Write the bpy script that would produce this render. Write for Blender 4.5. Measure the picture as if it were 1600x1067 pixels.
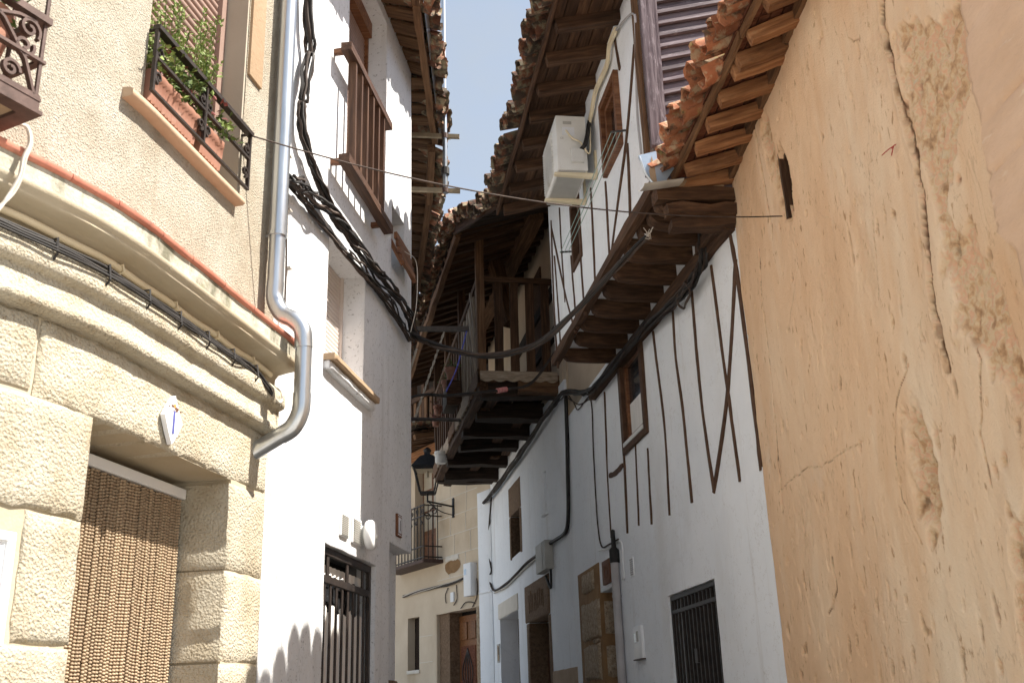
import bpy, bmesh, math, random
from mathutils import Vector, Matrix, noise
random.seed(11)
V=Vector; R=math.radians
for o in list(bpy.data.objects): bpy.data.objects.remove(o)
SC=bpy.context.scene; COL=SC.collection
# ------------------------------------------------------------------ camera, sky, sun, exposure
EYE=1.6; FPX=1625.0; PITCH=R(19.5); ROLL=R(1.9)
cam=bpy.data.cameras.new('camera'); cam.sensor_width=36; cam.lens=36*FPX/1600
cam.clip_start=.05; cam.clip_end=3000
cam.dof.use_dof=True; cam.dof.focus_distance=8.0; cam.dof.aperture_fstop=8
camo=bpy.data.objects.new('camera',cam); COL.objects.link(camo)
_f=V((0,math.cos(PITCH),math.sin(PITCH))); _u=V((0,-math.sin(PITCH),math.cos(PITCH))); _r=V((1,0,0))
_x=_r*math.cos(ROLL)-_u*math.sin(ROLL); _y=_r*math.sin(ROLL)+_u*math.cos(ROLL)
camo.matrix_world=Matrix(((_x.x,_y.x,-_f.x,0),(_x.y,_y.y,-_f.y,0),(_x.z,_y.z,-_f.z,EYE),(0,0,0,1)))
SC.camera=camo
SUN_EL=R(55); SUN_TO=V((math.cos(SUN_EL)*.9966,-math.cos(SUN_EL)*.082,math.sin(SUN_EL)))
w=bpy.data.worlds.new('World'); SC.world=w; w.use_nodes=True
nt=w.node_tree; nt.nodes.clear()
sky=nt.nodes.new('ShaderNodeTexSky'); sky.sky_type='NISHITA'; sky.sun_disc=False
sky.sun_elevation=SUN_EL; sky.sun_rotation=math.atan2(SUN_TO.x,SUN_TO.y); sky.dust_density=1.6
tc=nt.nodes.new('ShaderNodeTexCoord'); mp=nt.nodes.new('ShaderNodeMapping'); mp.inputs['Scale'].default_value=(1,1,1.5)
mp.inputs['Location'].default_value=(.35,0,.1)
nz=nt.nodes.new('ShaderNodeTexNoise'); nz.inputs['Scale'].default_value=2.2; nz.inputs['Detail'].default_value=7; nz.inputs['Roughness'].default_value=.52
rp=nt.nodes.new('ShaderNodeValToRGB'); rp.color_ramp.elements[0].position=.38; rp.color_ramp.elements[1].position=.66
rp.color_ramp.elements[0].color=(.40,.40,.40,1); rp.color_ramp.elements[1].color=(.92,.92,.92,1)
mx=nt.nodes.new('ShaderNodeMix'); mx.data_type='RGBA'; mx.inputs[7].default_value=(1.95,2.12,2.24,1)
bg=nt.nodes.new('ShaderNodeBackground'); bg.inputs['Strength'].default_value=.10
wo=nt.nodes.new('ShaderNodeOutputWorld'); L=nt.links.new
L(tc.outputs['Generated'],mp.inputs[0]); L(mp.outputs[0],nz.inputs['Vector']); L(nz.outputs['Fac'],rp.inputs[0])
L(rp.outputs[0],mx.inputs[0]); L(sky.outputs[0],mx.inputs[6]); L(mx.outputs[2],bg.inputs[0]); L(bg.outputs[0],wo.inputs[0])
sl=bpy.data.lights.new('sun','SUN'); sl.energy=4.5; sl.angle=R(.53); sl.color=(1,.94,.845)
so=bpy.data.objects.new('sun',sl); COL.objects.link(so); so.rotation_euler=SUN_TO.to_track_quat('Z','Y').to_euler(); so.location=(6,-2,12)
SC.render.engine='CYCLES'
SC.view_settings.view_transform='Standard'; SC.view_settings.look='None'; SC.view_settings.gamma=1; SC.view_settings.exposure=1.58
SC.view_settings.use_curve_mapping=False
SC.cycles.max_bounces=9; SC.cycles.diffuse_bounces=8; SC.cycles.glossy_bounces=3; SC.cycles.transmission_bounces=2
SC.render.resolution_x=1024; SC.render.resolution_y=682
# ------------------------------------------------------------------ geometry helpers
def ray(u,v):
    x=(u-800)/FPX; y=-(v-533.5)/FPX
    return _x*x+_y*y+_f
def atz(u,v,z):
    r=ray(u,v); t=(z-EYE)/r.z; return V((r.x*t,r.y*t,z))
class Wall:
    """vertical wall line in plan; s along it, z up, o outwards to the street"""
    def __init__(W,pts,side):
        W.p=[V((a,b)) for a,b in pts]; W.side=side; W.s=[0]; W.dn=[]
        for a,b in zip(W.p,W.p[1:]):
            d=(b-a); W.s.append(W.s[-1]+d.length); d=d.normalized(); W.dn.append((d,V((d.y,-d.x))*side))
        W.s0=0
    def seg(W,s):
        for i in range(len(W.dn)):
            if s<=W.s[i+1]: return i
        return len(W.dn)-1
    def nrm(W,s):
        i=W.seg(s+W.s0); n=W.dn[i][1]; return V((n.x,n.y,0))
    def dirv(W,s):
        d=W.dn[W.seg(s+W.s0)][0]; return V((d.x,d.y,0))
    def vn(W,i):
        if i==0: return W.dn[0][1]
        if i==len(W.p)-1: return W.dn[-1][1]
        a=W.dn[i-1][1]; b=W.dn[i][1]; m=(a+b).normalized(); return m/max(.3,m.dot(a))
    def pt(W,s,z,o=0):
        t=s+W.s0; i=W.seg(t); k=(t-W.s[i])/(W.s[i+1]-W.s[i]); 
        q=W.p[i].lerp(W.p[i+1],k) if 0<=k<=1 else W.p[i]+(W.p[i+1]-W.p[i])*k
        kk=min(1,max(0,k)); n=W.vn(i).lerp(W.vn(i+1),kk)
        q=q+n*o; return V((q.x,q.y,z))
    def pix(W,u,v,o=0):
        r=ray(u,v); best=None
        for i,(d,n) in enumerate(W.dn):
            p=W.p[i]+n*o; den=n.x*r.x+n.y*r.y
            if abs(den)<1e-6: continue
            t=n.dot(p)/den
            if t<=0: continue
            s=(V((r.x*t,r.y*t))-p).dot(d)+W.s[i]
            lo=W.s[i] if i else -1e9; hi=W.s[i+1] if i<len(W.dn)-1 else 1e9
            e=max(lo-s,s-hi,0)
            if best is None or e<best[0]: best=(e,s-W.s0,EYE+r.z*t)
        return best[1],best[2]
    def px(W,u,v,o=0):
        s,z=W.pix(u,v,o); return W.pt(s,z,o)
def line_wall(p,az,side,length=1.0):
    a=R(az); return Wall([p,(p[0]+math.sin(a)*length,p[1]+math.cos(a)*length)],side)
class G:
    """vertex / face collector"""
    def __init__(g): g.v=[]; g.f=[]
    def add(g,v,f):
        n=len(g.v); g.v+= [tuple(p) for p in v]; g.f+=[tuple(n+i for i in q) for q in f]; return g
    def hexa(g,p):   # 8 points: bottom 4, top 4
        return g.add(p,[(0,3,2,1),(4,5,6,7),(0,1,5,4),(1,2,6,5),(2,3,7,6),(3,0,4,7)])
    def box(g,c,ax,ay,az,hx,hy,hz):
        c=V(c); p=[]
        for k in (-1,1):
            for (i,j) in ((-1,-1),(1,-1),(1,1),(-1,1)): p.append(c+ax*hx*i+ay*hy*j+az*hz*k)
        return g.hexa(p)
    def wbox(g,W,s0,s1,z0,z1,o0,o1):
        p=[]
        for z in (z0,z1):
            for (s,o) in ((s0,o0),(s1,o0),(s1,o1),(s0,o1)): p.append(W.pt(s,z,o))
        return g.hexa(p)
    def tube(g,pts,r,n=7,cap=True):
        pts=[V(p) for p in pts]; m=len(pts); rr=r if isinstance(r,(list,tuple)) else [r]*m
        t0=(pts[1]-pts[0]).normalized(); a=t0.orthogonal().normalized(); vs=[]; fs=[]
        for i,p in enumerate(pts):
            t=(pts[min(i+1,m-1)]-pts[max(i-1,0)])
            t=t.normalized() if t.length>1e-9 else t0
            a=(a-t*a.dot(t)); a=a.normalized() if a.length>1e-6 else t.orthogonal().normalized(); b=t.cross(a)
            for k in range(n):
                q=2*math.pi*k/n; vs.append(p+(a*math.cos(q)+b*math.sin(q))*rr[i])
        for i in range(m-1):
            for k in range(n): fs.append((i*n+k,i*n+(k+1)%n,(i+1)*n+(k+1)%n,(i+1)*n+k))
        if cap: fs.append(tuple(range(n))[::-1]); fs.append(tuple((m-1)*n+k for k in range(n)))
        return g.add(vs,fs)
    def lathe(g,c,axis,prof,n=20,cap=True):
        axis=V(axis).normalized(); a=axis.orthogonal().normalized(); b=axis.cross(a); vs=[]; fs=[]; c=V(c)
        for (r,h) in prof:
            for k in range(n):
                q=2*math.pi*k/n; vs.append(c+axis*h+(a*math.cos(q)+b*math.sin(q))*r)
        m=len(prof)
        for i in range(m-1):
            for k in range(n): fs.append((i*n+k,i*n+(k+1)%n,(i+1)*n+(k+1)%n,(i+1)*n+k))
        if cap: fs.append(tuple(range(n))[::-1]); fs.append(tuple((m-1)*n+k for k in range(n)))
        return g.add(vs,fs)
    def ball(g,c,r,n=6,m=4,sz=1):
        prof=[(max(1e-4,r*math.sin(math.pi*i/m)),-r*sz*math.cos(math.pi*i/m)) for i in range(m+1)]
        return g.lathe(c,(0,0,1),prof,n,False)
    def sweep(g,W,s0,s1,prof,step=.1,caps=True,fn=None):
        n=max(2,int((s1-s0)/step)+1); m=len(prof); vs=[]; fs=[]
        for i in range(n):
            s=s0+(s1-s0)*i/(n-1)
            for j,(o,z) in enumerate(prof):
                do,dz=fn(s,j) if fn else (0,0); vs.append(W.pt(s,z+dz,o+do))
        for i in range(n-1):
            for j in range(m-1): fs.append((i*m+j,i*m+j+1,(i+1)*m+j+1,(i+1)*m+j))
        if caps: fs.append(tuple(range(m))); fs.append(tuple((n-1)*m+j for j in range(m))[::-1])
        return g.add(vs,fs)
def spline(pts,per=8):
    pts=[V(p) for p in pts]; out=[]; P=[pts[0]*2-pts[1]]+pts+[pts[-1]*2-pts[-2]]
    for i in range(1,len(P)-2):
        a,b,c,d=P[i-1:i+3]
        for k in range(per):
            t=k/per; out.append(.5*((2*b)+(c-a)*t+(2*a-5*b+4*c-d)*t*t+(3*b-a-3*c+d)*t**3))
    out.append(pts[-1]); return out
def base_of(p): return p.location if p is not None else V((0,0,0))
def mesh_of(g,name,smooth=None,recalc=False,bevel=0,bseg=2):
    me=bpy.data.meshes.new(name); me.from_pydata(g.v,[],g.f)
    if recalc or bevel:
        b=bmesh.new(); b.from_mesh(me); bmesh.ops.recalc_face_normals(b,faces=b.faces)
        if bevel: bmesh.ops.bevel(b,geom=b.edges[:],offset=bevel,segments=bseg,affect='EDGES',profile=.6)
        b.to_mesh(me); b.free()
    if smooth is not None:
        me.shade_smooth(); 
        if smooth<170: me.set_sharp_from_angle(angle=R(smooth))
    return me
WM={}
def link(name,me,mat,parent=None,M=None,label=None):
    o=bpy.data.objects.new(name,me); COL.objects.link(o)
    if mat and not me.materials: me.materials.append(mat)
    if M is not None: o.matrix_basis=M
    if parent is not None:
        o.parent=parent
        pm=WM.get(parent.name,Matrix.Identity(4)); o.matrix_parent_inverse=pm.inverted()
    WM[o.name]=(M.copy() if M is not None else Matrix.Identity(4))
    if label: o['label']=label
    return o
def part(name,g,mat,parent,M=None,smooth=35,label=None,recalc=False,bevel=0,bseg=2):
    return link(name,mesh_of(g,name,smooth,recalc,bevel,bseg),mat,parent,M,label)
def tag(o,label,cat,group=None,kind=None):
    if label: o['label']=label
    if cat: o['category']=cat
    if group: o['group']=group
    if kind: o['kind']=kind
    return o
def thing(name,label,cat,loc,group=None):
    o=bpy.data.objects.new(name,None); COL.objects.link(o); o.location=V(loc); o.empty_display_size=.1
    WM[o.name]=Matrix.Translation(V(loc)); return tag(o,label,cat,group)
def axes(c,X,Z):
    X=V(X).normalized(); Y=V(Z).cross(X).normalized(); Zz=X.cross(Y); c=V(c)
    return Matrix(((X.x,Y.x,Zz.x,c.x),(X.y,Y.y,Zz.y,c.y),(X.z,Y.z,Zz.z,c.z),(0,0,0,1)))
def beam_mesh(Ln,w,h,segs=5,jit=.004,taper=0,ends=0):
    g=G(); vs=[]; fs=[]; sd=random.random()*99
    for i in range(segs+1):
        x=Ln*i/segs; cy=jit*1.6*noise.noise(V((x*1.7,sd,0))); cz=jit*1.6*noise.noise(V((x*1.7,sd,9)))
        k=1-taper*i/segs
        for (a,b) in ((-1,-1),(1,-1),(1,1),(-1,1)):
            vs.append((x+(ends*(random.random()-.5) if i in (0,segs) else 0),cy+a*w*k/2+random.uniform(-jit,jit),cz+b*h*k/2+random.uniform(-jit,jit)))
    for i in range(segs):
        for k in range(4): fs.append((i*4+k,i*4+(k+1)%4,(i+1)*4+(k+1)%4,(i+1)*4+k))
    fs.append((3,2,1,0)); n=segs*4; fs.append((n,n+1,n+2,n+3)); return g.add(vs,fs)
def beam(name,p0,p1,w,h,mat,parent,up=(0,0,1),segs=4,jit=.003,taper=0,ends=.008,label=None):
    """squared timber along local X"""
    p0=V(p0); p1=V(p1); d=p1-p0
    return part(name,beam_mesh(d.length,w,h,segs,jit,taper,ends),mat,parent,axes(p0,d,up),smooth=25,label=label)
def wallgrid(W,s0,s1,z0,z1,holes=(),step=.15,amp=.004,seed=0,thick=.3,o=0,edge=.004,fo=None):
    """holes: (s0,s1,z0,z1,depth)"""
    def cuts(a,b,ex):
        ks=sorted(set([a,b]+[e for e in ex if a<e<b])); out=[]
        for p,q in zip(ks,ks[1:]):
            n=max(1,int(round((q-p)/step))); out+=[p+(q-p)*i/n for i in range(n)]
        return out+[b]
    S=cuts(s0,s1,[h[0] for h in holes]+[h[1] for h in holes]); Z=cuts(z0,z1,[h[2] for h in holes]+[h[3] for h in holes])
    g=G(); idx={}
    hs=lambda s,z:any(h[0]-1e-6<=s<=h[1]+1e-6 and h[2]-1e-6<=z<=h[3]+1e-6 for h in holes)
    def vert(i,j,oo=None):
        k=(i,j,oo)
        if k not in idx:
            s,z=S[i],Z[j]; e=edge if hs(s,z) else 0
            ds=e*noise.noise(V((z*7,seed,s*3))); dz=e*noise.noise(V((s*7,seed+5,z*3)))
            ov=amp*noise.fractal(V((s*1.3+seed,z*1.3,seed)),1,2,3)+o
            if fo: ov+=fo(s,z)
            if oo is not None: ov=oo
            idx[k]=len(g.v); g.v.append(tuple(W.pt(s+ds,z+dz,ov)))
        return idx[k]
    inh=lambda a,b,c,d:any(h[0]-1e-6<=a and b<=h[1]+1e-6 and h[2]-1e-6<=c and d<=h[3]+1e-6 for h in holes)
    nS,nZ=len(S)-1,len(Z)-1
    for i in range(nS):
        for j in range(nZ):
            if not inh(S[i],S[i+1],Z[j],Z[j+1]): g.f.append((vert(i,j),vert(i+1,j),vert(i+1,j+1),vert(i,j+1)))
    near=lambda A,x:min(range(len(A)),key=lambda i:abs(A[i]-x))
    for h in holes:
        a,b,c,d=near(S,h[0]),near(S,h[1]),near(Z,h[2]),near(Z,h[3]); D=o-h[4]
        for j in range(c,d):
            for i in [q for q in (a,b) if 0<q<nS]: g.f.append((vert(i,j),vert(i,j+1),vert(i,j+1,D),vert(i,j,D)))
        for i in range(a,b):
            for j in [q for q in (c,d) if 0<q<nZ]: g.f.append((vert(i,j),vert(i+1,j),vert(i+1,j,D),vert(i,j,D)))
    B=o-thick
    for j in range(nZ):
        for i in (0,nS):
            k=0 if i==0 else nS-1
            if not inh(S[k],S[k+1],Z[j],Z[j+1]): g.f.append((vert(i,j),vert(i,j+1),vert(i,j+1,B),vert(i,j,B)))
    for i in range(nS):
        for j in (0,nZ):
            k=0 if j==0 else nZ-1
            if not inh(S[i],S[i+1],Z[k],Z[k+1]): g.f.append((vert(i,j),vert(i+1,j),vert(i+1,j,B),vert(i,j,B)))
    return g
# ------------------------------------------------------------------ materials
def surf(name,stops,nscale=4,stretch=(1,1,1),rough=.85,metal=0,bumps=(),layers=(),rnd=0,bevel=0,spec=.3,detail=6,attr=None):
    m=bpy.data.materials.new(name); m.use_nodes=True; t=m.node_tree; b=t.nodes['Principled BSDF']; lk=t.links.new; nn=t.nodes.new
    b.inputs['Roughness'].default_value=rough; b.inputs['Metallic'].default_value=metal; b.inputs['Specular IOR Level'].default_value=spec
    tc=nn('ShaderNodeTexCoord'); co=tc.outputs['Object']
    oi=None
    if rnd:
        oi=nn('ShaderNodeObjectInfo'); ml=nn('ShaderNodeMath'); ml.operation='MULTIPLY'; ml.inputs[1].default_value=41.3; lk(oi.outputs['Random'],ml.inputs[0])
        ad=nn('ShaderNodeVectorMath'); ad.operation='ADD'; lk(co,ad.inputs[0]); lk(ml.outputs[0],ad.inputs[1]); co=ad.outputs[0]
    def nz(scale,st,det=detail,rg=.6,typ='N'):
        mp=nn('ShaderNodeMapping'); mp.inputs['Scale'].default_value=st; lk(co,mp.inputs[0])
        if typ=='V':
            n=nn('ShaderNodeTexVoronoi'); n.inputs['Scale'].default_value=scale; lk(mp.outputs[0],n.inputs['Vector']); return n.outputs['Distance']
        n=nn('ShaderNodeTexNoise'); n.inputs['Scale'].default_value=scale; n.inputs['Detail'].default_value=det; n.inputs['Roughness'].default_value=rg
        lk(mp.outputs[0],n.inputs['Vector']); return n.outputs['Fac']
    def ramp(src,els):
        r=nn('ShaderNodeValToRGB'); e=r.color_ramp.elements
        while len(e)<len(els): e.new(.5)
        for q,(p,c) in zip(e,els): q.position=p; q.color=(*c,1) if len(c)==3 else c
        lk(src,r.inputs[0]); return r.outputs[0]
    col=ramp(nz(nscale,stretch),stops)
    for (c,scale,lo,hi,amt,st) in layers:
        f=ramp(nz(scale,st,5,.65),[(lo,(0,0,0)),(hi,(amt,amt,amt))] if amt>0 else [(lo,(0,0,0)),((lo+hi)/2,(-amt,-amt,-amt)),(hi,(0,0,0))])
        mx=nn('ShaderNodeMix'); mx.data_type='RGBA'; lk(f,mx.inputs[0]); lk(col,mx.inputs[6]); mx.inputs[7].default_value=(*c,1); col=mx.outputs[2]
    if attr:
        at=nn('ShaderNodeAttribute'); at.attribute_name=attr[0]
        c2=ramp(nz(attr[2],(1,1,1)),attr[1]); mx=nn('ShaderNodeMix'); mx.data_type='RGBA'; lk(at.outputs['Fac'],mx.inputs[0]); lk(col,mx.inputs[6]); lk(c2,mx.inputs[7]); col=mx.outputs[2]
    if attr and len(attr)>3:
        at=nn('ShaderNodeAttribute'); at.attribute_name=attr[3]; mx=nn('ShaderNodeMix'); mx.data_type='RGBA'; lk(at.outputs['Fac'],mx.inputs[0]); lk(col,mx.inputs[6]); mx.inputs[7].default_value=(*attr[4],1); col=mx.outputs[2]
    if rnd:
        hs=nn('ShaderNodeHueSaturation'); mr=nn('ShaderNodeMapRange'); mr.inputs[3].default_value=1-rnd; mr.inputs[4].default_value=1+rnd
        lk(oi.outputs['Random'],mr.inputs[0]); lk(mr.outputs[0],hs.inputs['Value']); lk(col,hs.inputs['Color']); col=hs.outputs[0]
    lk(col,b.inputs['Base Color'])
    nrm=None
    if bevel:
        bv=nn('ShaderNodeBevel'); bv.samples=3; bv.inputs['Radius'].default_value=bevel; nrm=bv.outputs[0]
    for (typ,scale,stg,dist,st) in bumps:
        bp=nn('ShaderNodeBump'); bp.inputs['Strength'].default_value=stg; bp.inputs['Distance'].default_value=dist
        lk(nz(scale,st,4,.55,typ),bp.inputs['Height'])
        if nrm: lk(nrm,bp.inputs['Normal'])
        nrm=bp.outputs[0]
    if nrm: lk(nrm,b.inputs['Normal'])
    return m
I=(1,1,1)
MT={}
MT['white']=surf('white_plaster',[(.3,(.60,.61,.63)),(.7,(.68,.685,.69))],2.2,I,.9,0,[('N',6,.3,.02,I),('N',26,.4,.012,I),('N',120,.35,.004,I)],[((.13,.125,.12),46,.60,.68,.75,I),((.20,.19,.18),16,.66,.72,.6,I),((.40,.385,.36),1.3,.55,.78,.5,(1,1,.35)),((.25,.235,.22),3,.497,.503,-.4,I),((.36,.345,.33),8,.58,.78,.45,(1,1,.06))],bevel=.012)
MT['white_r']=surf('white_limewash',[(.3,(.785,.815,.85)),(.7,(.855,.875,.90))],1.8,I,.92,0,[('N',5,.35,.03,I),('N',14,.3,.014,I),('N',90,.25,.003,I)],[((.60,.57,.53),1.1,.55,.8,.45,(1,1,.4)),((.52,.49,.45),7,.58,.76,.5,(1,1,.07)),((.45,.42,.39),2.5,.4965,.5035,-.45,I),((.45,.40,.34),60,.70,.75,.35,I)],bevel=.010)
MT['beige']=surf('rough_beige_plaster',[(.3,(.36,.315,.245)),(.55,(.435,.398,.328)),(.75,(.48,.45,.388))],5,I,.95,0,[('V',150,.6,.010,I),('N',120,.8,.010,I),('N',260,.8,.005,I)],[((.34,.265,.17),.9,.50,.75,.5,(1,1,.5)),((.29,.215,.125),150,.58,.68,.5,I),((.31,.25,.17),7,.56,.75,.35,(1,1,.07))])
MT['block']=surf('pebbled_block_plaster',[(.3,(.385,.325,.23)),(.5,(.465,.415,.32)),(.75,(.51,.47,.38))],7,I,.95,0,[('V',95,.5,.012,I),('N',90,.5,.010,I),('N',200,.8,.005,I)],[((.28,.20,.11),110,.56,.66,.6,I),((.36,.29,.19),2,.52,.72,.5,I)],rnd=.08)
MT['smooth']=surf('smooth_beige_plaster',[(.3,(.41,.34,.235)),(.7,(.48,.425,.325))],3,I,.88,0,[('N',30,.25,.006,I),('N',120,.3,.003,I)],[((.28,.225,.145),2,.56,.75,.5,I)],bevel=.006)
MT['stain']=surf('stained_fascia',[(.3,(.42,.385,.31)),(.7,(.50,.47,.40))],6,I,.92,0,[('N',60,.6,.008,I)],[((.11,.105,.065),5.5,.48,.64,.85,(1,1,.45)),((.2,.2,.08),9,.58,.7,.5,I)])
MT['reveal']=surf('cream_reveal',[(.3,(0.340,0.292,0.231)),(.7,(0.394,0.347,0.279))],3,I,.9,0,[('N',40,.2,.004,I)])
MT['ochre']=surf('ochre_render',[(.3,(0.326,0.224,0.136)),(.7,(0.381,0.272,0.177))],5,I,.9,0,[('N',50,.5,.006,I)])
MT['peach']=surf('peach_moulding',[(.3,(0.422,0.299,0.197)),(.7,(0.490,0.367,0.258))],6,I,.85,0,[('N',60,.3,.004,I)],bevel=.006)
MT['redtile']=surf('red_drip_tile',[(.3,(.42,.15,.10)),(.7,(.55,.24,.17))],9,I,.7,0,[('N',60,.3,.003,I)],[((.15,.1,.08),14,.6,.75,.6,I)],rnd=.1)
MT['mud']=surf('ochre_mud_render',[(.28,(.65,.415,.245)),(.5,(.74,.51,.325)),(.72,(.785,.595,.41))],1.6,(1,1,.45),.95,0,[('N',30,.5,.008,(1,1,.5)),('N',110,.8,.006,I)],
   [((.81,.69,.53),1.1,.46,.66,.8,(1,1,.28)),((.36,.20,.095),30,.62,.68,.8,(1,1,.35)),((.60,.37,.20),2.6,.55,.75,.45,(1,1,.35)),((.26,.14,.07),2.3,.4975,.5025,-.3,(1,1,.25)),((.56,.50,.43),1.7,.64,.74,.45,(1,1,.5))],attr=('expo',[(.30,(.27,.145,.07)),(.43,(.54,.34,.19)),(.50,(.62,.48,.31)),(.57,(.64,.36,.23)),(.66,(.60,.45,.28)),(.8,(.56,.50,.40))],17,'crack_shade',(.10,.05,.025)),detail=7)  # last colour is painted into cracks and pits in place of deep shade
MT['pinkwall']=surf('pink_buff_render',[(.3,(.58,.39,.26)),(.7,(.70,.50,.36))],2,(1,1,2.5),.95,0,[('N',18,.5,.012,(1,1,2)),('N',90,.4,.004,I)],[((.74,.62,.48),4,.62,.7,.6,(1,1,4)),((.25,.15,.1),30,.68,.74,.5,I)])
def wood(name,a,b,c,rough=.85,rnd=.22,gr=19,layers=()):
    return surf(name,[(.28,a),(.5,b),(.74,c)],gr,(.16,2.2,2.2),rough,0,[('N',16,.8,.010,(.14,2.4,2.4)),('N',60,.5,.003,(.3,2,2))],layers,rnd)
MT['wood']=wood('weathered_brown_wood',(.055,.028,.014),(.135,.070,.034),(.225,.125,.065))
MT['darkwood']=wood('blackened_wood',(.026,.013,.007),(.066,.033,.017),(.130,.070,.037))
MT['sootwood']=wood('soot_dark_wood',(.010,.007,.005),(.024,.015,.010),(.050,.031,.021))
MT['redwood']=wood('reddish_rafter_wood',(.130,.055,.024),(.27,.125,.055),(.40,.215,.105),layers=[((.07,.032,.016),3.2,.50,.72,.75,(.5,1,1)),((.42,.33,.22),6,.62,.76,.5,(.4,1,1))])
MT['redboard']=wood('dark_red_boards',(.055,.018,.010),(.120,.042,.022),(.19,.08,.045))
MT['greywood']=wood('purple_grey_boards',(.050,.036,.040),(.125,.098,.108),(.21,.175,.185),.9,.38,19,[((.30,.26,.28),30,.58,.66,.5,(.3,1,1))])
MT['palewood']=wood('silvered_wood',(.16,.12,.085),(.30,.235,.175),(.42,.35,.27))
MT['varnish']=wood('varnished_brown_wood',(.075,.028,.012),(.16,.065,.028),(.24,.115,.055),.5,.12)
MT['darkvarnish']=wood('dark_brown_varnished_wood',(.035,.016,.009),(.075,.036,.020),(.125,.066,.038),.55,.12)
MT['honey']=wood('honey_panel_door',(.12,.045,.015),(.21,.085,.030),(.29,.13,.05),.45,.08)
MT['paintstrip']=surf('brown_painted_timber',[(.3,(.055,.027,.015)),(.7,(.105,.055,.032))],14,I,.8,0,[('N',40,.5,.004,I)],[((.30,.25,.2),60,.68,.74,.4,I)],rnd=.1)
MT['tile']=surf('clay_roof_tile',[(.25,(.20,.07,.035)),(.5,(.34,.13,.065)),(.75,(.46,.22,.12))],7,I,.9,0,[('N',30,.6,.008,I),('N',110,.4,.003,I)],
   [((.40,.34,.23),13,.50,.60,.7,I),((.30,.29,.10),6,.58,.66,.7,I),((.06,.045,.035),15,.55,.64,.8,I)],rnd=.35)
MT['olddark_tile']=surf('lichened_roof_tile',[(.25,(.10,.042,.026)),(.5,(.20,.085,.048)),(.75,(.31,.15,.09))],7,I,.9,0,[('N',30,.6,.008,I)],
   [((.26,.23,.15),13,.46,.56,.85,I),((.045,.035,.028),11,.46,.58,.9,I)],rnd=.4)
MT['pinktile']=surf('pale_pink_ridge_tile',[(.3,(.55,.30,.22)),(.7,(.68,.42,.33))],9,I,.85,0,[('N',40,.4,.004,I)],rnd=.12)
MT['terra']=surf('terracotta',[(.3,(.29,.135,.09)),(.7,(.38,.195,.135))],8,I,.75,0,[('N',40,.2,.003,I)],[((0.465,0.375,0.315),9,.6,.75,.4,I)],rnd=.12)
MT['iron']=surf('dark_wrought_iron',[(.3,(.018,.013,.011)),(.7,(.045,.033,.027))],30,I,.5,.3,[('N',80,.3,.002,I)],spec=.5)
MT['rustiron']=surf('brown_iron',[(.3,(.05,.028,.022)),(.7,(.10,.06,.05))],20,I,.6,.2,[('N',60,.3,.003,I)])
MT['black']=surf('black_cable_sheath',[(.3,(.012,.011,.011)),(.7,(.032,.028,.026))],12,I,.6,0,rnd=.3)
MT['browncable']=surf('brown_dusty_cable',[(.3,(.030,.020,.016)),(.7,(.075,.055,.045))],12,I,.8,0,rnd=.25)
MT['greycable']=surf('grey_cable',[(.3,(.42,.38,.33)),(.7,(.55,.51,.45))],12,I,.6,0,rnd=.1)
MT['zinc']=surf('galvanised_steel',[(.3,(.50,.53,.56)),(.7,(.62,.65,.68))],6,(3,3,.6),.28,.88,[('N',9,.15,.004,I)],[((.30,.32,.34),5,.55,.75,.5,(2,2,.3))],spec=.5)
MT['steel']=surf('dull_brown_steel',[(.3,(.22,.17,.11)),(.7,(.34,.27,.18))],14,I,.55,.5)
MT['whitepl']=surf('white_plastic',[(.3,(.74,.75,.76)),(.7,(.80,.80,.80))],5,I,.45,0,spec=.4)
MT['dirtywhite']=surf('weathered_white_enamel',[(.3,(.60,.59,.56)),(.7,(.74,.73,.70))],3,I,.5,0,layers=[((.36,.30,.22),7,.60,.72,.6,(1,1,.5))],spec=.4)
MT['cream']=surf('cream_enamel_bracket',[(.3,(.66,.56,.38)),(.7,(.74,.65,.47))],4,I,.5,0)
MT['greybox']=surf('grey_plastic_box',[(.3,(.36,.35,.32)),(.7,(.46,.45,.42))],5,I,.6,0)
MT['greypipe']=surf('grey_pvc_pipe',[(.3,(.34,.32,.32)),(.7,(.44,.42,.42))],5,I,.55,0)
MT['shutter']=surf('brown_pink_shutter_slat',[(.3,(.235,.155,.125)),(.7,(.285,.195,.16))],6,I,.5,0,rnd=.05)
MT['shutterw']=surf('pale_beige_shutter_slat',[(.3,(.52,.45,.41)),(.7,(.60,.53,.48))],6,I,.5,0,rnd=.04)
MT['glass']=surf('dark_window_glass',[(.3,(.015,.016,.018)),(.7,(.03,.03,.032))],2,I,.06,0,spec=.8)
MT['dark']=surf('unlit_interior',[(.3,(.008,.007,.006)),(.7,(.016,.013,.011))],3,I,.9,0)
MT['curtain']=surf('white_lace_curtain',[(.3,(.66,.64,.61)),(.7,(.80,.78,.75))],9,(2,2,.3),.9,0)
MT['bead']=surf('tan_wooden_bead',[(.3,(.29,.20,.125)),(.7,(.45,.34,.225))],60,I,.5,0,rnd=.14)
MT['ceramic']=surf('glazed_white_tile',[(.3,(.66,.68,.72)),(.7,(.76,.77,.79))],8,I,.25,0,spec=.5)
MT['blueglaze']=surf('blue_glaze',[(.3,(.06,.07,.26)),(.7,(.10,.11,.34))],20,I,.3,0)
MT['orangeglaze']=surf('orange_glaze',[(.3,(.55,.22,.06)),(.7,(.62,.30,.1))],20,I,.3,0)
MT['brownglaze']=surf('brown_glaze',[(.3,(.11,.045,.022)),(.7,(.17,.075,.038))],20,I,.75,0)
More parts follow.
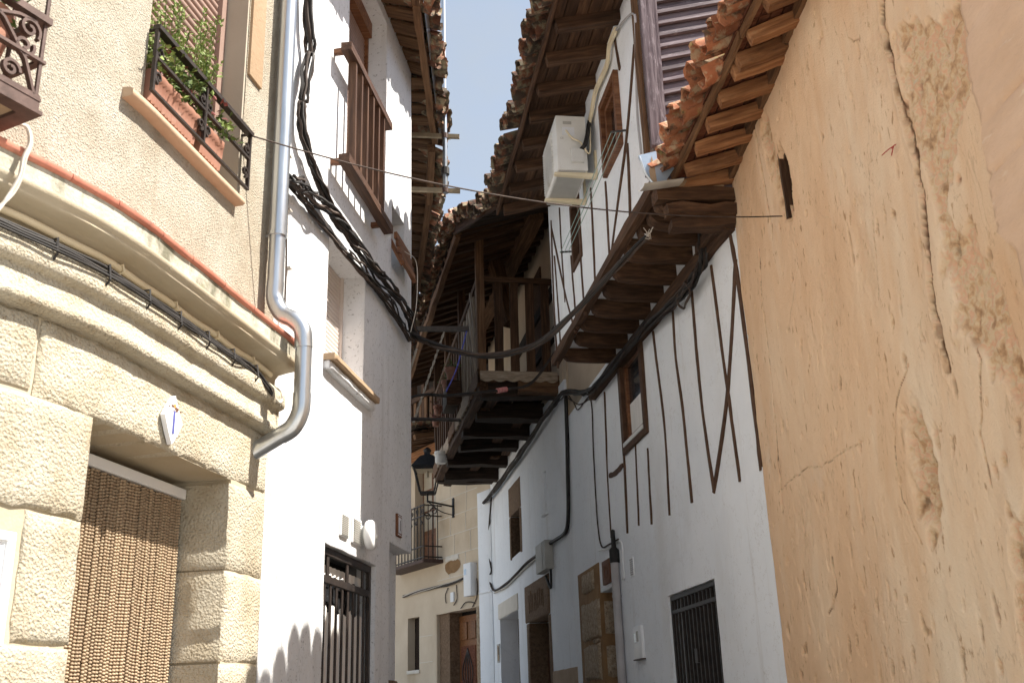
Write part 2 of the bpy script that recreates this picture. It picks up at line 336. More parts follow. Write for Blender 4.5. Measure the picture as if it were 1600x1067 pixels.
MT['granite']=surf('granite',[(.3,(.20,.14,.09)),(.5,(.33,.25,.17)),(.72,(.44,.36,.27))],26,I,.95,0,[('N',24,.9,.02,I),('N',90,.7,.006,I)],[((.10,.07,.05),60,.56,.64,.7,I)],rnd=.12)
MT['browngranite']=surf('brown_granite',[(.3,(.12,.075,.045)),(.5,(.185,.12,.075)),(.72,(.25,.17,.11))],26,I,.95,0,[('N',24,.7,.012,I),('N',90,.6,.005,I)],[((.07,.045,.03),60,.56,.64,.6,I)],rnd=.08)
MT['mortar']=surf('ochre_mortar',[(.3,(.20,.11,.048)),(.7,(.29,.175,.085))],6,I,.95,0,[('N',40,.6,.008,I)])
MT['dado']=surf('tan_cement_dado',[(.3,(.33,.235,.155)),(.7,(.42,.31,.215))],5,I,.95,0,[('N',40,.6,.006,I)])
MT['endwall']=surf('buff_scored_render',[(.3,(.52,.42,.305)),(.7,(.63,.53,.405))],1.5,I,.92,0,[('N',30,.4,.006,I)],[((.36,.26,.16),1.2,.55,.75,.5,(1,1,.6))])
MT['joint']=surf('pale_joint_line',[(.3,(.60,.55,.47)),(.7,(.68,.63,.56))],9,I,.9,0)
MT['beigewall']=surf('buff_gallery_wall',[(.3,(.46,.36,.26)),(.7,(.56,.46,.35))],2,I,.92,0,[('N',30,.3,.006,I)])
MT['leaf']=surf('green_leaf',[(.3,(.05,.085,.018)),(.7,(.115,.165,.04))],40,I,.6,0,rnd=.2)
MT['limeleaf']=surf('yellow_green_leaf',[(.3,(.16,.22,.05)),(.7,(.26,.33,.10))],40,I,.6,0,rnd=.2)
MT['redleaf']=surf('red_purple_leaf',[(.3,(.09,.02,.02)),(.7,(.22,.06,.05))],40,I,.6,0,rnd=.2)
MT['lamp']=surf('black_lantern_metal',[(.3,(.012,.012,.013)),(.7,(.03,.03,.032))],20,I,.5,.3)
MT['lampglass']=surf('milky_lantern_glass',[(.3,(.35,.29,.21)),(.7,(.42,.36,.27))],6,I,.3,0)
MT['sheet']=surf('bluish_metal_sheet',[(.3,(.36,.46,.58)),(.7,(.46,.55,.66))],4,I,.35,.4,[('N',5,.2,.02,I)])
MT['paving']=surf('granite_paving',[(.3,(.30,.28,.255)),(.7,(.42,.40,.365))],8,I,.9,0,[('N',30,.5,.008,I)],rnd=.12)
MT['bounce_paving']=surf('pale_bounce_paving',[(.3,(.34,.315,.28)),(.7,(.44,.41,.37))],.4,I,.95,0,[('N',6,.5,.03,I)])  # unseen open ground behind the camera, made pale to bounce fill light
MT['blue']=surf('blue_rope',[(.3,(.04,.05,.25)),(.7,(.08,.09,.36))],20,I,.7,0)
MT['greenline']=surf('pale_green_line',[(.3,(.26,.38,.34)),(.7,(.36,.47,.42))],20,I,.6,0)
MT['bark']=MT['wood']
# ------------------------------------------------------------------ plan: wall lines (metres, camera at the origin, z up)
def azpath():
    az=lambda s: 11+16*min(1,max(0,(.12-s)/.45)); pts=[]; p=V((-1.31,3.10)); 
    d=lambda a:V((math.sin(R(a)),math.cos(R(a))))
    fw=[]; q=p.copy(); s=0
    while s<.12: q=q+d(az(s))*.04; s+=.04; fw.append(q.copy())
    fw.append(fw[-1]+d(11)*(1.262-s))
    bw=[]; q=p.copy(); s=0
    while s>-.40: q=q-d(az(s))*.05; s-=.05; bw.append(q.copy())
    bw.append(bw[-1]-d(27)*1.2)
    W=Wall([tuple(x) for x in bw[::-1]+[p]+fw],1); W.s0=W.s[len(bw)]; return W
W1=azpath()                                   # beige house, left
CORN=W1.pt(1.262,0); W2=line_wall((CORN.x,CORN.y),8,1,2.56)   # white house, left
WR=line_wall((1.37,5.75),-8.5,-1,5.5)         # half-timbered house, right
WMud=Wall([(1.37+.07*5.5,.24),(1.37,5.74)],-1); WMud.s0=WMud.s[-1]   # mud wall, right (s negative towards the camera)
_p=WR.pt(5.48,0); W4=line_wall((_p.x,_p.y),-10.5,-1,5.42)     # far white house, right
_p=W4.pt(5.42,0); WE=line_wall((_p.x,_p.y),-31,-1,5)          # buff house closing the lane
UP=V((0,0,1))
def ground_z(y): return max(0,.11*(y-7.2))
# ------------------------------------------------------------------ ground
g=G(); N=40; xs=[-600,-60,-12,-4,4,12,60,600]; ys=[-600,-60,-8]+[i*1.0-6 for i in range(0,28)]+[30,60,600]
for y in ys:
    for x in xs: g.v.append((x,y,(ground_z(min(y,18)))-.03))
for j in range(len(ys)-1):
    for i in range(len(xs)-1): g.f.append((j*8+i,j*8+i+1,(j+1)*8+i+1,(j+1)*8+i))
gr=part('ground',g,MT['bounce_paving'],None); gr['kind']='structure'
g=G(); yy=[i*.5-6 for i in range(0,54)]
for y in yy:
    for x in (-1.9,-.5,.5,1.9):
        sh=max(0,y-10)*.22; g.v.append((x*1.2-sh,y,ground_z(y)+.004+(-.02 if abs(x)<1 else 0)))
for j in range(len(yy)-1):
    for i in range(3): g.f.append((j*4+i,j*4+i+1,(j+1)*4+i+1,(j+1)*4+i))
lane=part('lane_paving',g,MT['paving'],None); lane['kind']='structure'
pm=mesh_of(G().box((0,0,0),V((1,0,0)),V((0,1,0)),UP,.155,.105,.03),'paving_stone',30,bevel=.008)
for j in range(46):
    for i in range(6):
        y=-1.2+j*.225; x=-.83+i*.33+(.16 if j%2 else 0)
        link('paving_stone',pm,MT['paving'],lane,Matrix.Translation((x,y,ground_z(y)-.012))@Matrix.Rotation(R(random.uniform(-1.5,1.5)),4,'Z'))
# ------------------------------------------------------------------ roof tiles
def tile_mesh(name,flip=1,Lt=.44,r0=.062,r1=.080,th=.013,n=7):
    g=G(); xs=[0,Lt*.5,Lt]; vs=[]; ring=[]
    for x in xs:
        r=r0+(r1-r0)*x/Lt
        for q in (r,r-th):
            for k in range(n+1):
                a=math.pi*k/n; e=random.uniform(-.012,.010) if x==Lt else 0
                vs.append((x+e,-math.cos(a)*q,flip*(math.sin(a)*q-(r-th)*.0)))
    m=n+1; fs=[]
    for i in range(2):
        A=i*2*m; B=(i+1)*2*m
        for k in range(n):
            fs.append((A+k,A+k+1,B+k+1,B+k)); fs.append((A+m+k,B+m+k,B+m+k+1,A+m+k+1))
        fs.append((A,B,B+m,A+m)); fs.append((A+n,A+m+n,B+m+n,B+n))
    for A in (0,4*m):
        for k in range(n): fs.append((A+k,A+m+k,A+m+k+1,A+k+1))
    g.add(vs,fs); return mesh_of(g,name,40,recalc=True)
_rs=random.getstate()
TILES={}
def tiles(mat):
    if mat not in TILES:
        TILES[mat]=[[tile_mesh('tile',1) for _ in range(3)],[tile_mesh('tile',-1) for _ in range(2)]]
    return TILES[mat]
def eave(parent,p0,p1,inward,slope,mat,rows=3,spacing=.185,over=.09,jit=3,lift=0.0):
    """courses of barrel tiles along the eave line p0-p1"""
    p0=V(p0); p1=V(p1); e=(p1-p0); n=int(e.length/spacing); e=e.normalized(); inward=V(inward).normalized()
    X=-(inward*math.cos(slope)+UP*math.sin(slope)); Zn=(UP*math.cos(slope)-inward*math.sin(slope)).normalized(); cov,cha=tiles(mat)
    for i in range(n+1):
        for k in range(rows):
            for c in (0,1):
                base=p0+e*(i+.5*c)*spacing+Zn*((.085 if c==0 else .062)+lift)
                o=base-X*(.44-over-(random.uniform(-.014,.016) if k==0 else 0)-(.006 if c else 0))-X*(k*.34)+Zn*(.012*k*0)
                me=random.choice(cha if c==0 else cov)
                M=axes(o,X,Zn)@Matrix.Rotation(R(random.uniform(-jit,jit)),4,'Z')@Matrix.Rotation(R(random.uniform(-jit,jit)+2.5),4,'Y')@Matrix.Rotation(R(random.uniform(-2*jit,2*jit)),4,'X')
                link('tile',me,MT[mat],parent,M)
# ------------------------------------------------------------------ small builders
def block(W,s0,s1,z0,z1,o0,o1,rnd=.014,jit=.003,step=.035):
    ns=max(3,int((s1-s0)/step)); nz=max(3,int((z1-z0)/step)); g=G()
    def prof(a,b,n): 
        e=min(.016,(b-a)*.2); return [a,a+e]+[a+e+(b-a-2*e)*i/(n-2) for i in range(1,n-2)]+[b-e,b]
    S=prof(s0,s1,ns); Z=prof(z0,z1,nz); sd=random.random()*50
    for i,s in enumerate(S):
        for j,z in enumerate(Z):
            ed=(i in(0,ns))or(j in(0,nz)); cr=(i in (0,len(S)-1)) or (j in (0,len(Z)-1))
            o=o1-(rnd if cr else 0)+.003*noise.noise(V((s*14,z*14,sd)))
            js=jit*noise.noise(V((s*30,z*30,sd+3))); jz=jit*noise.noise(V((s*30,z*30,sd+7)))
            g.v.append(tuple(W.pt(s+js,z+jz,o)))
    a=len(S); b=len(Z)
    for i in range(a-1):
        for j in range(b-1): g.f.append((i*b+j,(i+1)*b+j,(i+1)*b+j+1,i*b+j+1))
    bd=[(i,0) for i in range(a)]+[(a-1,j) for j in range(1,b)]+[(i,b-1) for i in range(a-2,-1,-1)]+[(0,j) for j in range(b-2,0,-1)]
    n0=len(g.v)
    for (i,j) in bd: g.v.append(tuple(W.pt(S[i]+jit*.5*random.uniform(-1,1),Z[j],o0)))
    m=len(bd)
    for k in range(m):
        (i,j),(p,q)=bd[k],bd[(k+1)%m]; g.f.append((i*b+j,n0+k,n0+(k+1)%m,p*b+q))
    return g
def scroll(W,s,z,o,r,turn=1,dirn=1,a0=0,w=.007,d=.011,n=26):
    """flat-bar spiral in the wall plane"""
    pts=[]
    for i in range(n):
        t=i/(n-1); a=a0+dirn*t*turn*2*math.pi; q=r*(1-.82*t); pts.append((s+q*math.cos(a),z+q*math.sin(a)))
    return flatbar(W,pts,o,w,d)
def flatbar(W,pts,o,w=.007,d=.011):
    g=G(); n=len(pts)
    for i,(s,z) in enumerate(pts):
        a=pts[max(0,i-1)]; b=pts[min(n-1,i+1)]; tx,tz=b[0]-a[0],b[1]-a[1]; l=math.hypot(tx,tz) or 1; nx,nz_=-tz/l*w/2,tx/l*w/2
        for (k,oo) in ((1,o-d/2),(-1,o-d/2),(-1,o+d/2),(1,o+d/2)): g.v.append(tuple(W.pt(s+nx*k,z+nz_*k,oo)))
    for i in range(n-1):
        for k in range(4): g.f.append((i*4+k,i*4+(k+1)%4,(i+1)*4+(k+1)%4,(i+1)*4+k))
    g.f.append((3,2,1,0)); m=4*(n-1); g.f.append((m,m+1,m+2,m+3)); return g
def merge(*gs):
    o=G()
    for q in gs: o.add(q.v,q.f)
    return o
def text_mesh(body,W,s,z,o,h,depth=.002,mirror=False):
    """raised lettering lying on a wall"""
    c=bpy.data.curves.new('lettering','FONT'); c.body=body; c.size=h*1.4; c.align_x='CENTER'; c.extrude=depth; c.resolution_u=3
    ob=bpy.data.objects.new('lettering_source',c); COL.objects.link(ob); dg=bpy.context.evaluated_depsgraph_get(); dg.update()
    me=bpy.data.meshes.new_from_object(ob.evaluated_get(dg)); bpy.data.objects.remove(ob)
    q=W.pt(s,z,o); n=W.nrm(s); X=UP.cross(n).normalized()
    M=Matrix(((X.x,0,n.x,q.x),(X.y,0,n.y,q.y),(0,1,0,q.z),(0,0,0,1)))
    M=Matrix(((X.x,UP.x,n.x,q.x),(X.y,UP.y,n.y,q.y),(X.z,UP.z,n.z,q.z),(0,0,0,1)))
    me.name='lettering'; return me,M
def frame_parts(W,s0,s1,z0,z1,o0,o1,w,mat,parent,name='frame',sill=True):
    for (a,b,c,d) in ((s0,s0+w,z0,z1),(s1-w,s1,z0,z1),(s0+w,s1-w,z1-w,z1),(s0+w,s1-w,z0,z0+w)):
        part(name,G().wbox(W,a,b,c,d,o0,o1),mat,parent,bevel=.003,bseg=1)
def strip(W,pixels,o,width,mat,parent,name='timber',lift=.012):
    """thin hand-painted timber on a wall, given by image points projected onto the wall"""
    pts=[W.pix(u,v,o) for u,v in pixels]; P=spline([V((a,b,0)) for a,b in pts],6) if len(pts)>2 else [V((pts[0][0]+(pts[1][0]-pts[0][0])*i/8,pts[0][1]+(pts[1][1]-pts[0][1])*i/8,0)) for i in range(9)]
    g=G(); n=len(P); sd=random.random()*50
    for i,p in enumerate(P):
        t=(P[min(n-1,i+1)]-P[max(0,i-1)]).normalized(); k=width/2*(1+.28*noise.noise(V((i*.9,sd,0))))*(.75 if i in (0,n-1) else 1); w_=.006*noise.noise(V((i*.5,sd,4)))
        a=(p.x-t.y*k+w_,p.y+t.x*k); b=(p.x+t.y*k+w_,p.y-t.x*k)
        for (q,oo) in ((a,o-.01),(a,o+lift*.6),((a[0]*.7+b[0]*.3,a[1]*.7+b[1]*.3),o+lift),((a[0]*.3+b[0]*.7,a[1]*.3+b[1]*.7),o+lift),(b,o+lift*.6),(b,o-.01)): g.v.append(tuple(W.pt(q[0],q[1],oo)))
    for i in range(n-1):
        for k in range(5): g.f.append((i*6+k,i*6+k+1,(i+1)*6+k+1,(i+1)*6+k))
    g.f.append((0,1,2,3,4,5)); m=6*(n-1); g.f.append((m+5,m+4,m+3,m+2,m+1,m))
    return part(name,g,mat,parent,smooth=50)
def cable(name,pts,r,mat,parent,per=6,n=6,label=None): return part(name,G().tube(spline(pts,per),r,n),mat,parent,smooth=60,label=label)
def cable_bundle(name,label,pts,count,Rb,r,mats,seed=0,twist=2.2,per=7,messy=.6,cat='cable'):
    sp=spline(pts,per); t=thing(name,label,cat,sp[0]); n=len(sp); rs=random.Random(seed)
    for c in range(count):
        ph=2*math.pi*c/count+rs.uniform(-.4,.4); rad=Rb*math.sqrt(rs.uniform(.1,1)); out=[]
        for i,p in enumerate(sp):
            d=(sp[min(n-1,i+1)]-sp[max(0,i-1)]).normalized(); a=d.cross(UP); a=a.normalized() if a.length>.1 else V((1,0,0)); b=a.cross(d)
            q=ph+twist*i/n*math.pi+messy*noise.noise(V((i*.25,c*3.1,seed))); k=rad*(1+messy*noise.noise(V((i*.3,c*5.7,seed+2))))
            out.append(p+a*math.cos(q)*k+b*math.sin(q)*k)
        part('cable',G().tube(out,r*rs.uniform(.75,1.25),5),MT[mats[c%len(mats)]],t,smooth=70)
    return t
def leaves(g,c,n,rad,size,rs):
    for _ in range(n):
        p=V(c)+V((rs.gauss(0,rad),rs.gauss(0,rad),rs.gauss(0,rad*.8))); d=V((rs.uniform(-1,1),rs.uniform(-1,1),rs.uniform(-.3,.8))).normalized(); e=d.orthogonal().normalized()*size*.28; d=d*size*rs.uniform(.6,1.2)
        nrm=d.cross(e).normalized()*size*.12
        g.add([p,p+d*.5+e+nrm,p+d,p+d*.5-e+nrm],[(0,1,2),(0,2,3)])
# ================================================================== LEFT: BEIGE HOUSE
H1=thing('beige_house','beige rough-plastered house with moulded cornice above its bead-curtained doorway','house',W1.pt(.5,0))
ZL=2.49
part('wall',wallgrid(W1,-1.25,1.262,-.3,2.80,[(-.012,.945,-.3,ZL,.30)],.2,.002,3,.4),MT['smooth'],H1,recalc=True)
part('wall',wallgrid(W1,-1.25,1.262,3.10,6.4,[(.09,.862,3.70,5.35,.16)],.12,.005,5,.4,edge=.006),MT['beige'],H1,recalc=True)
# cornice: band of mouldings swept round the bend
part('frieze',G().sweep(W1,-1.25,1.275,[(-.05,2.737),(.030,2.738),(.050,2.745),(.058,2.760),(.054,2.776),(.043,2.784),(.041,2.850),(.054,2.854),(.066,2.862),(.070,2.878),(.068,2.920),(.038,2.952),(-.05,2.975)],.06,fn=lambda s,j:(.003*noise.noise(V((s*9,j,0))),.003*noise.noise(V((s*7,j,5))))),MT['block'],H1,smooth=60,recalc=True)
part('cornice',G().sweep(W1,-1.25,1.30,[(-.05,2.955),(.004,2.957),(.006,3.005),(.02,3.022),(.06,3.030),(.092,3.034),(.102,3.040),(.102,3.052),(.112,3.058),(.116,3.07),(.116,3.075),(-.05,3.08)],.06,fn=lambda s,j:(.003*noise.noise(V((s*7,j,0))),.002*noise.noise(V((s*7,j,5))))),MT['smooth'],H1,smooth=60,recalc=True)
part('fascia',G().sweep(W1,-1.25,1.298,[(-.05,3.074),(.111,3.0745),(.113,3.135),(-.05,3.15)],.06,fn=lambda s,j:(.004*noise.noise(V((s*6,j*.3,0))),0)),MT['stain'],H1,smooth=40,recalc=True)
s=-1.24
while s<1.28:
    e=min(1.30,s+random.uniform(.17,.26)); z=3.138+random.uniform(-.002,.002)
    part('drip_tile',G().sweep(W1,s,e-.003,[(-.02,z),(.120,z-.003),(.127,z+.004),(.127,z+.018),(.118,z+.024),(-.02,z+.036)],.05),MT['redtile'],H1,smooth=50,recalc=True); s=e
# the ends returning round the corner of the mouldings
# rusticated blocks
BL=[(-.25,1.258,ZL,2.735)]
zr=[ZL-.008,2.145,1.805,1.455,1.10,.74,.36,-.05]
for a,b in zip(zr,zr[1:]): BL.append((.932,1.258,b,a-.008))
zl=[2.503,2.178,1.815,1.46,1.10,.74,.36,-.05]
for k,(a,b) in enumerate(zip(zl,zl[1:])):
    if k==1: BL+=[(-.222,.003,b,a-.008)]
    else:
        c=-.60 if k%2 else -.84; BL+=[(c,.003,b,a-.008),(-1.24,c-.012,b,a-.008)]
BL+=[(-.85,-.262,2.514,2.735),(-1.24,-.862,2.514,2.735),(-1.2,-.62,1.815,2.167)]
for (a,b,c,d) in BL: part('block',block(W1,a,b,c,d,-.27 if (a>.9 or b<.1 or c>=ZL-.01) else -.05,.011+random.uniform(-.002,.002),.009,.007),MT['block'],H1,smooth=60)
part('sill_moulding',G().sweep(W1,-.02,.838,[(-.01,3.628),(.035,3.630),(.043,3.638),(.043,3.655),(.032,3.665),(-.01,3.672)],.07,fn=lambda s,j:(.002*noise.noise(V((s*9,j,0))),.003*noise.noise(V((s*5,0,5))))),MT['peach'],H1,smooth=50,recalc=True)
part('trim',G().wbox(W1,.868,1.0,4.30,6.3,-.02,.014),MT['ochre'],H1,bevel=.008)
part('trim',G().wbox(W1,-.06,.084,4.42,6.3,-.02,.010),MT['ochre'],H1,bevel=.008)
for (a,b,c,d) in ((.092,.10,3.69,5.34),(.848,.861,3.69,5.34)): part('reveal_lining',G().wbox(W1,a,b,c,d,-.155,-.004),MT['reveal'],H1)
part('sill',G().wbox(W1,.093,.86,3.665,3.70,-.16,-.002),MT['smooth'],H1)
# roller shutter
sh=part('shutter_frame',merge(G().wbox(W1,.80,.848,3.70,5.34,-.15,-.105),G().wbox(W1,.10,.13,3.70,5.34,-.15,-.105)),MT['shutter'],H1)
z=3.71
sm=None
while z<4.95:
    part('slat',G().sweep(W1,.125,.806,[(-.15,z),(-.134,z+.002),(-.126,z+.012),(-.126,z+.026),(-.134,z+.035),(-.15,z+.036)],.4),MT['shutter'],sh,smooth=60); z+=.0375
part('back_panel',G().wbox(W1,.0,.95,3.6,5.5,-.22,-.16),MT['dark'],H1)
# door recess
part('door',merge(G().wbox(W1,-.03,.97,0,ZL+.02,-.34,-.30)),MT['darkwood'],H1)
part('roof',G().hexa([W1.pt(-1.25,6.4,.3),W1.pt(1.3,6.4,.3),W1.pt(1.3,6.4,-.4),W1.pt(-1.25,6.4,-.4),W1.pt(-1.25,6.5,.3),W1.pt(1.3,6.5,.3),W1.pt(1.3,7.6,-3.5),W1.pt(-1.25,7.6,-3.5)]),MT['tile'],H1)
part('return_wall',G().hexa([W1.pt(-1.26,-.3,-.01),W1.pt(-1.26,-.3,-4),W1.pt(-1.0,-.3,-4),W1.pt(-1.0,-.3,-.2),W1.pt(-1.26,6.4,-.01),W1.pt(-1.26,6.4,-4),W1.pt(-1.0,6.4,-4),W1.pt(-1.0,6.4,-.2)]),MT['beige'],H1,recalc=True)
# bead curtain
BC=thing('bead_curtain','brown wooden bead curtain hanging in the beige house doorway','curtain',W1.pt(.45,0,-.19))
part('header_rail',G().wbox(W1,.012,.925,2.418,2.458,-.205,-.175),MT['whitepl'],BC,bevel=.003,bseg=1)
bead=[]
for q in range(3):
    g=G(); z=0; rs=random.Random(q)
    while z>-2.25:
        g.ball((rs.uniform(-.001,.001),rs.uniform(-.001,.001),z),.0085,6,4,.62); z-=.0112
    g.tube([(0,0,.02),(0,0,-2.25)],.0012,4); bead.append(mesh_of(g,'bead_strand',80))
for i in range(45):
    s=.026+i*.0200; p=W1.pt(s,2.408+random.uniform(-.004,.004),-.19+random.uniform(-.0015,.0015)); n=W1.nrm(s)
    link('bead_strand',bead[i%3],MT['bead'],BC,Matrix.Translation(p)@Matrix.Rotation(R(random.uniform(-.12,.12)),4,'Y'))
# house number tile
q0,q1=W1.pix(272,655,.035); T=thing('number_tile','diamond-shaped white ceramic tile with blue number one above the curtained doorway','house number',W1.pt(q0,q1,.02))
g=G(); dia=[(0,.086),(.030,.044),(.068,-.004),(.036,-.05),(0,-.09),(-.034,-.046),(-.066,.004),(-.036,.046)]
sx=.92
for oo in (.016,.034): g.v+= [tuple(W1.pt(q0+a*sx,q1+b,oo)) for a,b in dia]
n=8; g.f+=[tuple(range(n)),tuple(range(n,2*n))]+[(k,(k+1)%n,n+(k+1)%n,n+k) for k in range(n)]
part('tile_body',g,MT['ceramic'],T,smooth=20,recalc=True)
me,M=text_mesh('1',W1,q0,q1-.052,.0345,.085,.0015); link('numeral',me,MT['blueglaze'],T,M)
g=G(); rs=random.Random(4)
for k in range(16):
    a=rs.uniform(0,6.28); p=W1.pt(q0+rs.gauss(0,.018)*1.1,q1+.046-abs(rs.gauss(0,.008)),.0346); g.lathe(p,W1.nrm(0),[(.0035,0),(.0035,.0012)],6)
part('flower_motif',g,MT['brownglaze'],T); part('flower_motif',G().lathe(W1.pt(q0,q1+.048,.0346),W1.nrm(0),[(.008,0),(.007,.0014)],9),MT['orangeglaze'],T)
# meter box
T=thing('meter_box','white framed meter box in the beige wall left of the bead curtain','meter box',W1.pt(-.4,1.8,.02))
frame_parts(W1,-.56,-.262,1.80,2.10,.006,.030,.026,MT['whitepl'],T); part('door_panel',G().wbox(W1,-.54,-.285,1.82,2.08,.0,.020),MT['whitepl'],T)
part('reading_window',G().wbox(W1,-.47,-.318,1.95,2.03,.019,.0225),MT['glass'],T); part('sticker',G().wbox(W1,-.318,-.302,1.83,1.94,.02,.0215),MT['blueglaze'],T)
# window guard
def rail(W,s0,s1,z,o,w=.022,h=.016): return G().wbox(W,s0,s1,z-h/2,z+h/2,o-w/2,o+w/2)
T=thing('window_guard','black wrought-iron window guard with scrolls on the beige house','railing',W1.pt(.48,3.7,.03))
o=.035
part('top_rail',rail(W1,.085,.872,3.985,o,.03,.018),MT['iron'],T); part('middle_rail',rail(W1,.09,.868,3.865,o,.014,.012),MT['iron'],T); part('bottom_rail',rail(W1,.085,.872,3.722,o,.014,.010),MT['iron'],T)
for s in (.092,.47,.865): part('upright',G().wbox(W1,s-.006,s+.006,3.72,3.98,o-.007,o+.007),MT['iron'],T)
for s in (.092,.47,.865):
    for sg in ((1,) if s<.2 else (-1,) if s>.8 else (-1,1)):
        part('scroll',merge(scroll(W1,s+sg*.03,3.90,o,.026,1.3,sg,math.pi/2),scroll(W1,s+sg*.03,3.79,o,.026,1.3,-sg,-math.pi/2),flatbar(W1,[(s+sg*.03,3.926),(s+sg*.008,3.90),(s+sg*.006,3.845),(s+sg*.008,3.79),(s+sg*.03,3.764)],o)),MT['iron'],T,smooth=50)
for s in (.1,.862): part('wall_bracket',G().tube([W1.pt(s,3.985,o),W1.pt(s,3.985,-.05)],.007,6),MT['iron'],T)
# planters
for (a,b,lab,) in ((.115,.455,'long scalloped terracotta window box with leafy herbs behind the iron guard'),(.50,.66,'small terracotta window pot with red-stemmed plant behind the iron guard')):
    T=thing('window_planter',lab,'planter',W1.pt((a+b)/2,3.70,-.03),'planters on the beige house sill')
    g=G()
    g.sweep(W1,a,b,[(-.075,3.702),(.008,3.702),(.016,3.76),(.020,3.80),(.026,3.806),(.026,3.825),(.014,3.83),(-.08,3.83)],.012,fn=lambda s,j:(.004*math.sin(s*260) if 1<=j<=3 else 0,(.006*abs(math.sin(s*60)) if j in (5,6) else 0)))
    part('pot',g,MT['terra'],T,smooth=50,recalc=True)
    rs=random.Random(int(a*100)); gl=G(); gy=G(); gd=G(); st=G()
    for k in range(int((b-a)*150)):
        s=rs.uniform(a-.02,b+.02); c=W1.pt(s,3.83+rs.uniform(0,.13),-.02+rs.uniform(-.05,.06)); leaves(gl if rs.random()<.45 else gd if rs.random()<.14 else gy,c,10,.020,.034,rs)
    for k in range(int((b-a)*44)+4):
        s=rs.uniform(a,b); h=rs.uniform(.20,.55); p=W1.pt(s,3.83,-.03); q=p+V((rs.uniform(-.05,.05),rs.uniform(-.07,.07),h)); mid=(p+q)/2+V((rs.uniform(-.02,.02),rs.uniform(-.02,.02),0)); pts=spline([p,mid,q],5); st.tube(pts,.0016,4)
        for t in pts[2:]: leaves(gy,t,8,.010,.022,rs)
    for nm,gg,m in (('foliage',gl,'leaf'),('foliage',gy,'limeleaf'),('foliage',gd,'redleaf'),('stem',st,'leaf')):
        if gg.v: part(nm,gg,MT[m],T,smooth=None)['kind']='stuff'
# corner of the iron balcony, far left
T=thing('iron_balcony','brown wrought-iron balcony corner with scrollwork at the upper left','balcony',W1.pt(-.7,3.4,.1))
ob=.23; cs,cz=W1.pix(57,176,ob); zt=W1.pix(73,36,ob)[1]; zm=W1.pix(60,96,ob)[1]; zb=W1.pix(58,158,ob)[1]
cs-=.01; s2=cs-.62
for z,h,wd in ((zt,.022,.03),(zm,.010,.02),(zb,.010,.02)):
    part('front_rail',G().wbox(W1,s2,cs+.012,z-h/2,z+h/2,ob-wd/2,ob+wd/2),MT['rustiron'],T); part('side_rail',G().wbox(W1,cs-wd/2,cs+wd/2,z-h/2,z+h/2,0,ob-wd/2),MT['rustiron'],T)
part('floor_tray',merge(G().wbox(W1,s2,cs+.01,cz,cz+.05,ob-.01,ob+.008),G().wbox(W1,cs-.008,cs+.01,cz,cz+.05,0,ob-.01),G().wbox(W1,s2,cs+.018,cz-.012,cz,ob-.03,ob+.016),G().wbox(W1,cs-.03,cs+.018,cz-.012,cz,0,ob-.03)),MT['rustiron'],T)
part('floor_plate',G().wbox(W1,s2,cs-.009,cz+.001,cz+.012,0,ob-.011),MT['ochre'],T)
for (s,oo) in ((cs,ob),(cs-.3,ob),(cs-.6,ob),(cs,.08)): part('upright',G().tube([W1.pt(s,cz+.04,oo),W1.pt(s,zt+.7,oo)],.007,6),MT['rustiron'],T)
part('top_rail',G().wbox(W1,s2,cs+.012,zt+.70,zt+.72,ob-.02,ob+.02),MT['rustiron'],T)
for k in range(2):
    s=cs-.15-.30*k; r=.062; zc=(zt+zm)/2
    for sg in (-1,1):
        part('scroll',merge(scroll(W1,s+sg*.10,zt-.055,ob,.036,1.4,sg,-sg*.6+ (0 if sg>0 else math.pi),.009,.016),scroll(W1,s+sg*.09,zm+.02,ob,.034,1.4,-sg,.5 if sg>0 else math.pi-.5,.009,.016),flatbar(W1,[(s+sg*.14,zb+.01),(s+sg*.10,zm-.02),(s+sg*.02,zc),(s-sg*.06,zt-.03),(s-sg*.12,zt-.02)],ob,.009,.016),scroll(W1,s+sg*.06,zb+.05,ob,.030,1.3,sg,0,.009,.016)),MT['rustiron'],T,smooth=50)
T=thing('flower_pot','round terracotta flower pot inside the upper-left iron balcony','flower pot',W1.pt(cs-.14,zm,.12))
pp=W1.pt(cs-.135,zm-.03,.13); part('pot',G().lathe(pp,UP,[(.045,0),(.07,.03),(.082,.08),(.080,.12),(.088,.125),(.088,.15),(.07,.15)],24),MT['terra'],T,smooth=50)
g=G(); leaves(g,pp+V((0,0,.2)),160,.05,.04,random.Random(3)); part('foliage',g,MT['leaf'],T,smooth=None)['kind']='stuff'
# downpipe of the beige house
T=thing('downpipe','galvanised steel downpipe bending around the beige house cornice','pipe',W1.pt(1.14,2.66,.0))
sp_=1.14; P=lambda o,z:W1.pt(sp_,z,o)
part('pipe',G().tube([P(.058,6.3),P(.058,3.62)],.0395,18),MT['zinc'],T,smooth=50)
part('pipe',G().tube([P(.058,3.66),P(.058,3.38)],.036,18),MT['zinc'],T,smooth=50)
part('elbow',G().tube(spline([P(.058,3.40),P(.060,3.32),P(.095,3.25),P(.150,3.215),P(.192,3.165),P(.202,3.08)],6),.038,18),MT['zinc'],T,smooth=60)
part('pipe',G().tube([P(.202,3.10),P(.202,2.86)],.0355,18),MT['zinc'],T,smooth=50)
part('elbow',G().tube(spline([P(.202,2.88),P(.198,2.80),P(.165,2.735),P(.115,2.705)],6),.038,18),MT['zinc'],T,smooth=60)
part('pipe',G().tube([P(.125,2.712),P(-.03,2.63)],.0355,18),MT['zinc'],T,smooth=50)
for (o,z) in ((.058,3.63),(.058,5.0)): part('clamp',merge(G().tube([P(o,z-.009),P(o,z+.009)],.0425,18),G().tube([P(o,z),P(-.03,z)],.006,6)),MT['zinc'],T,smooth=50)
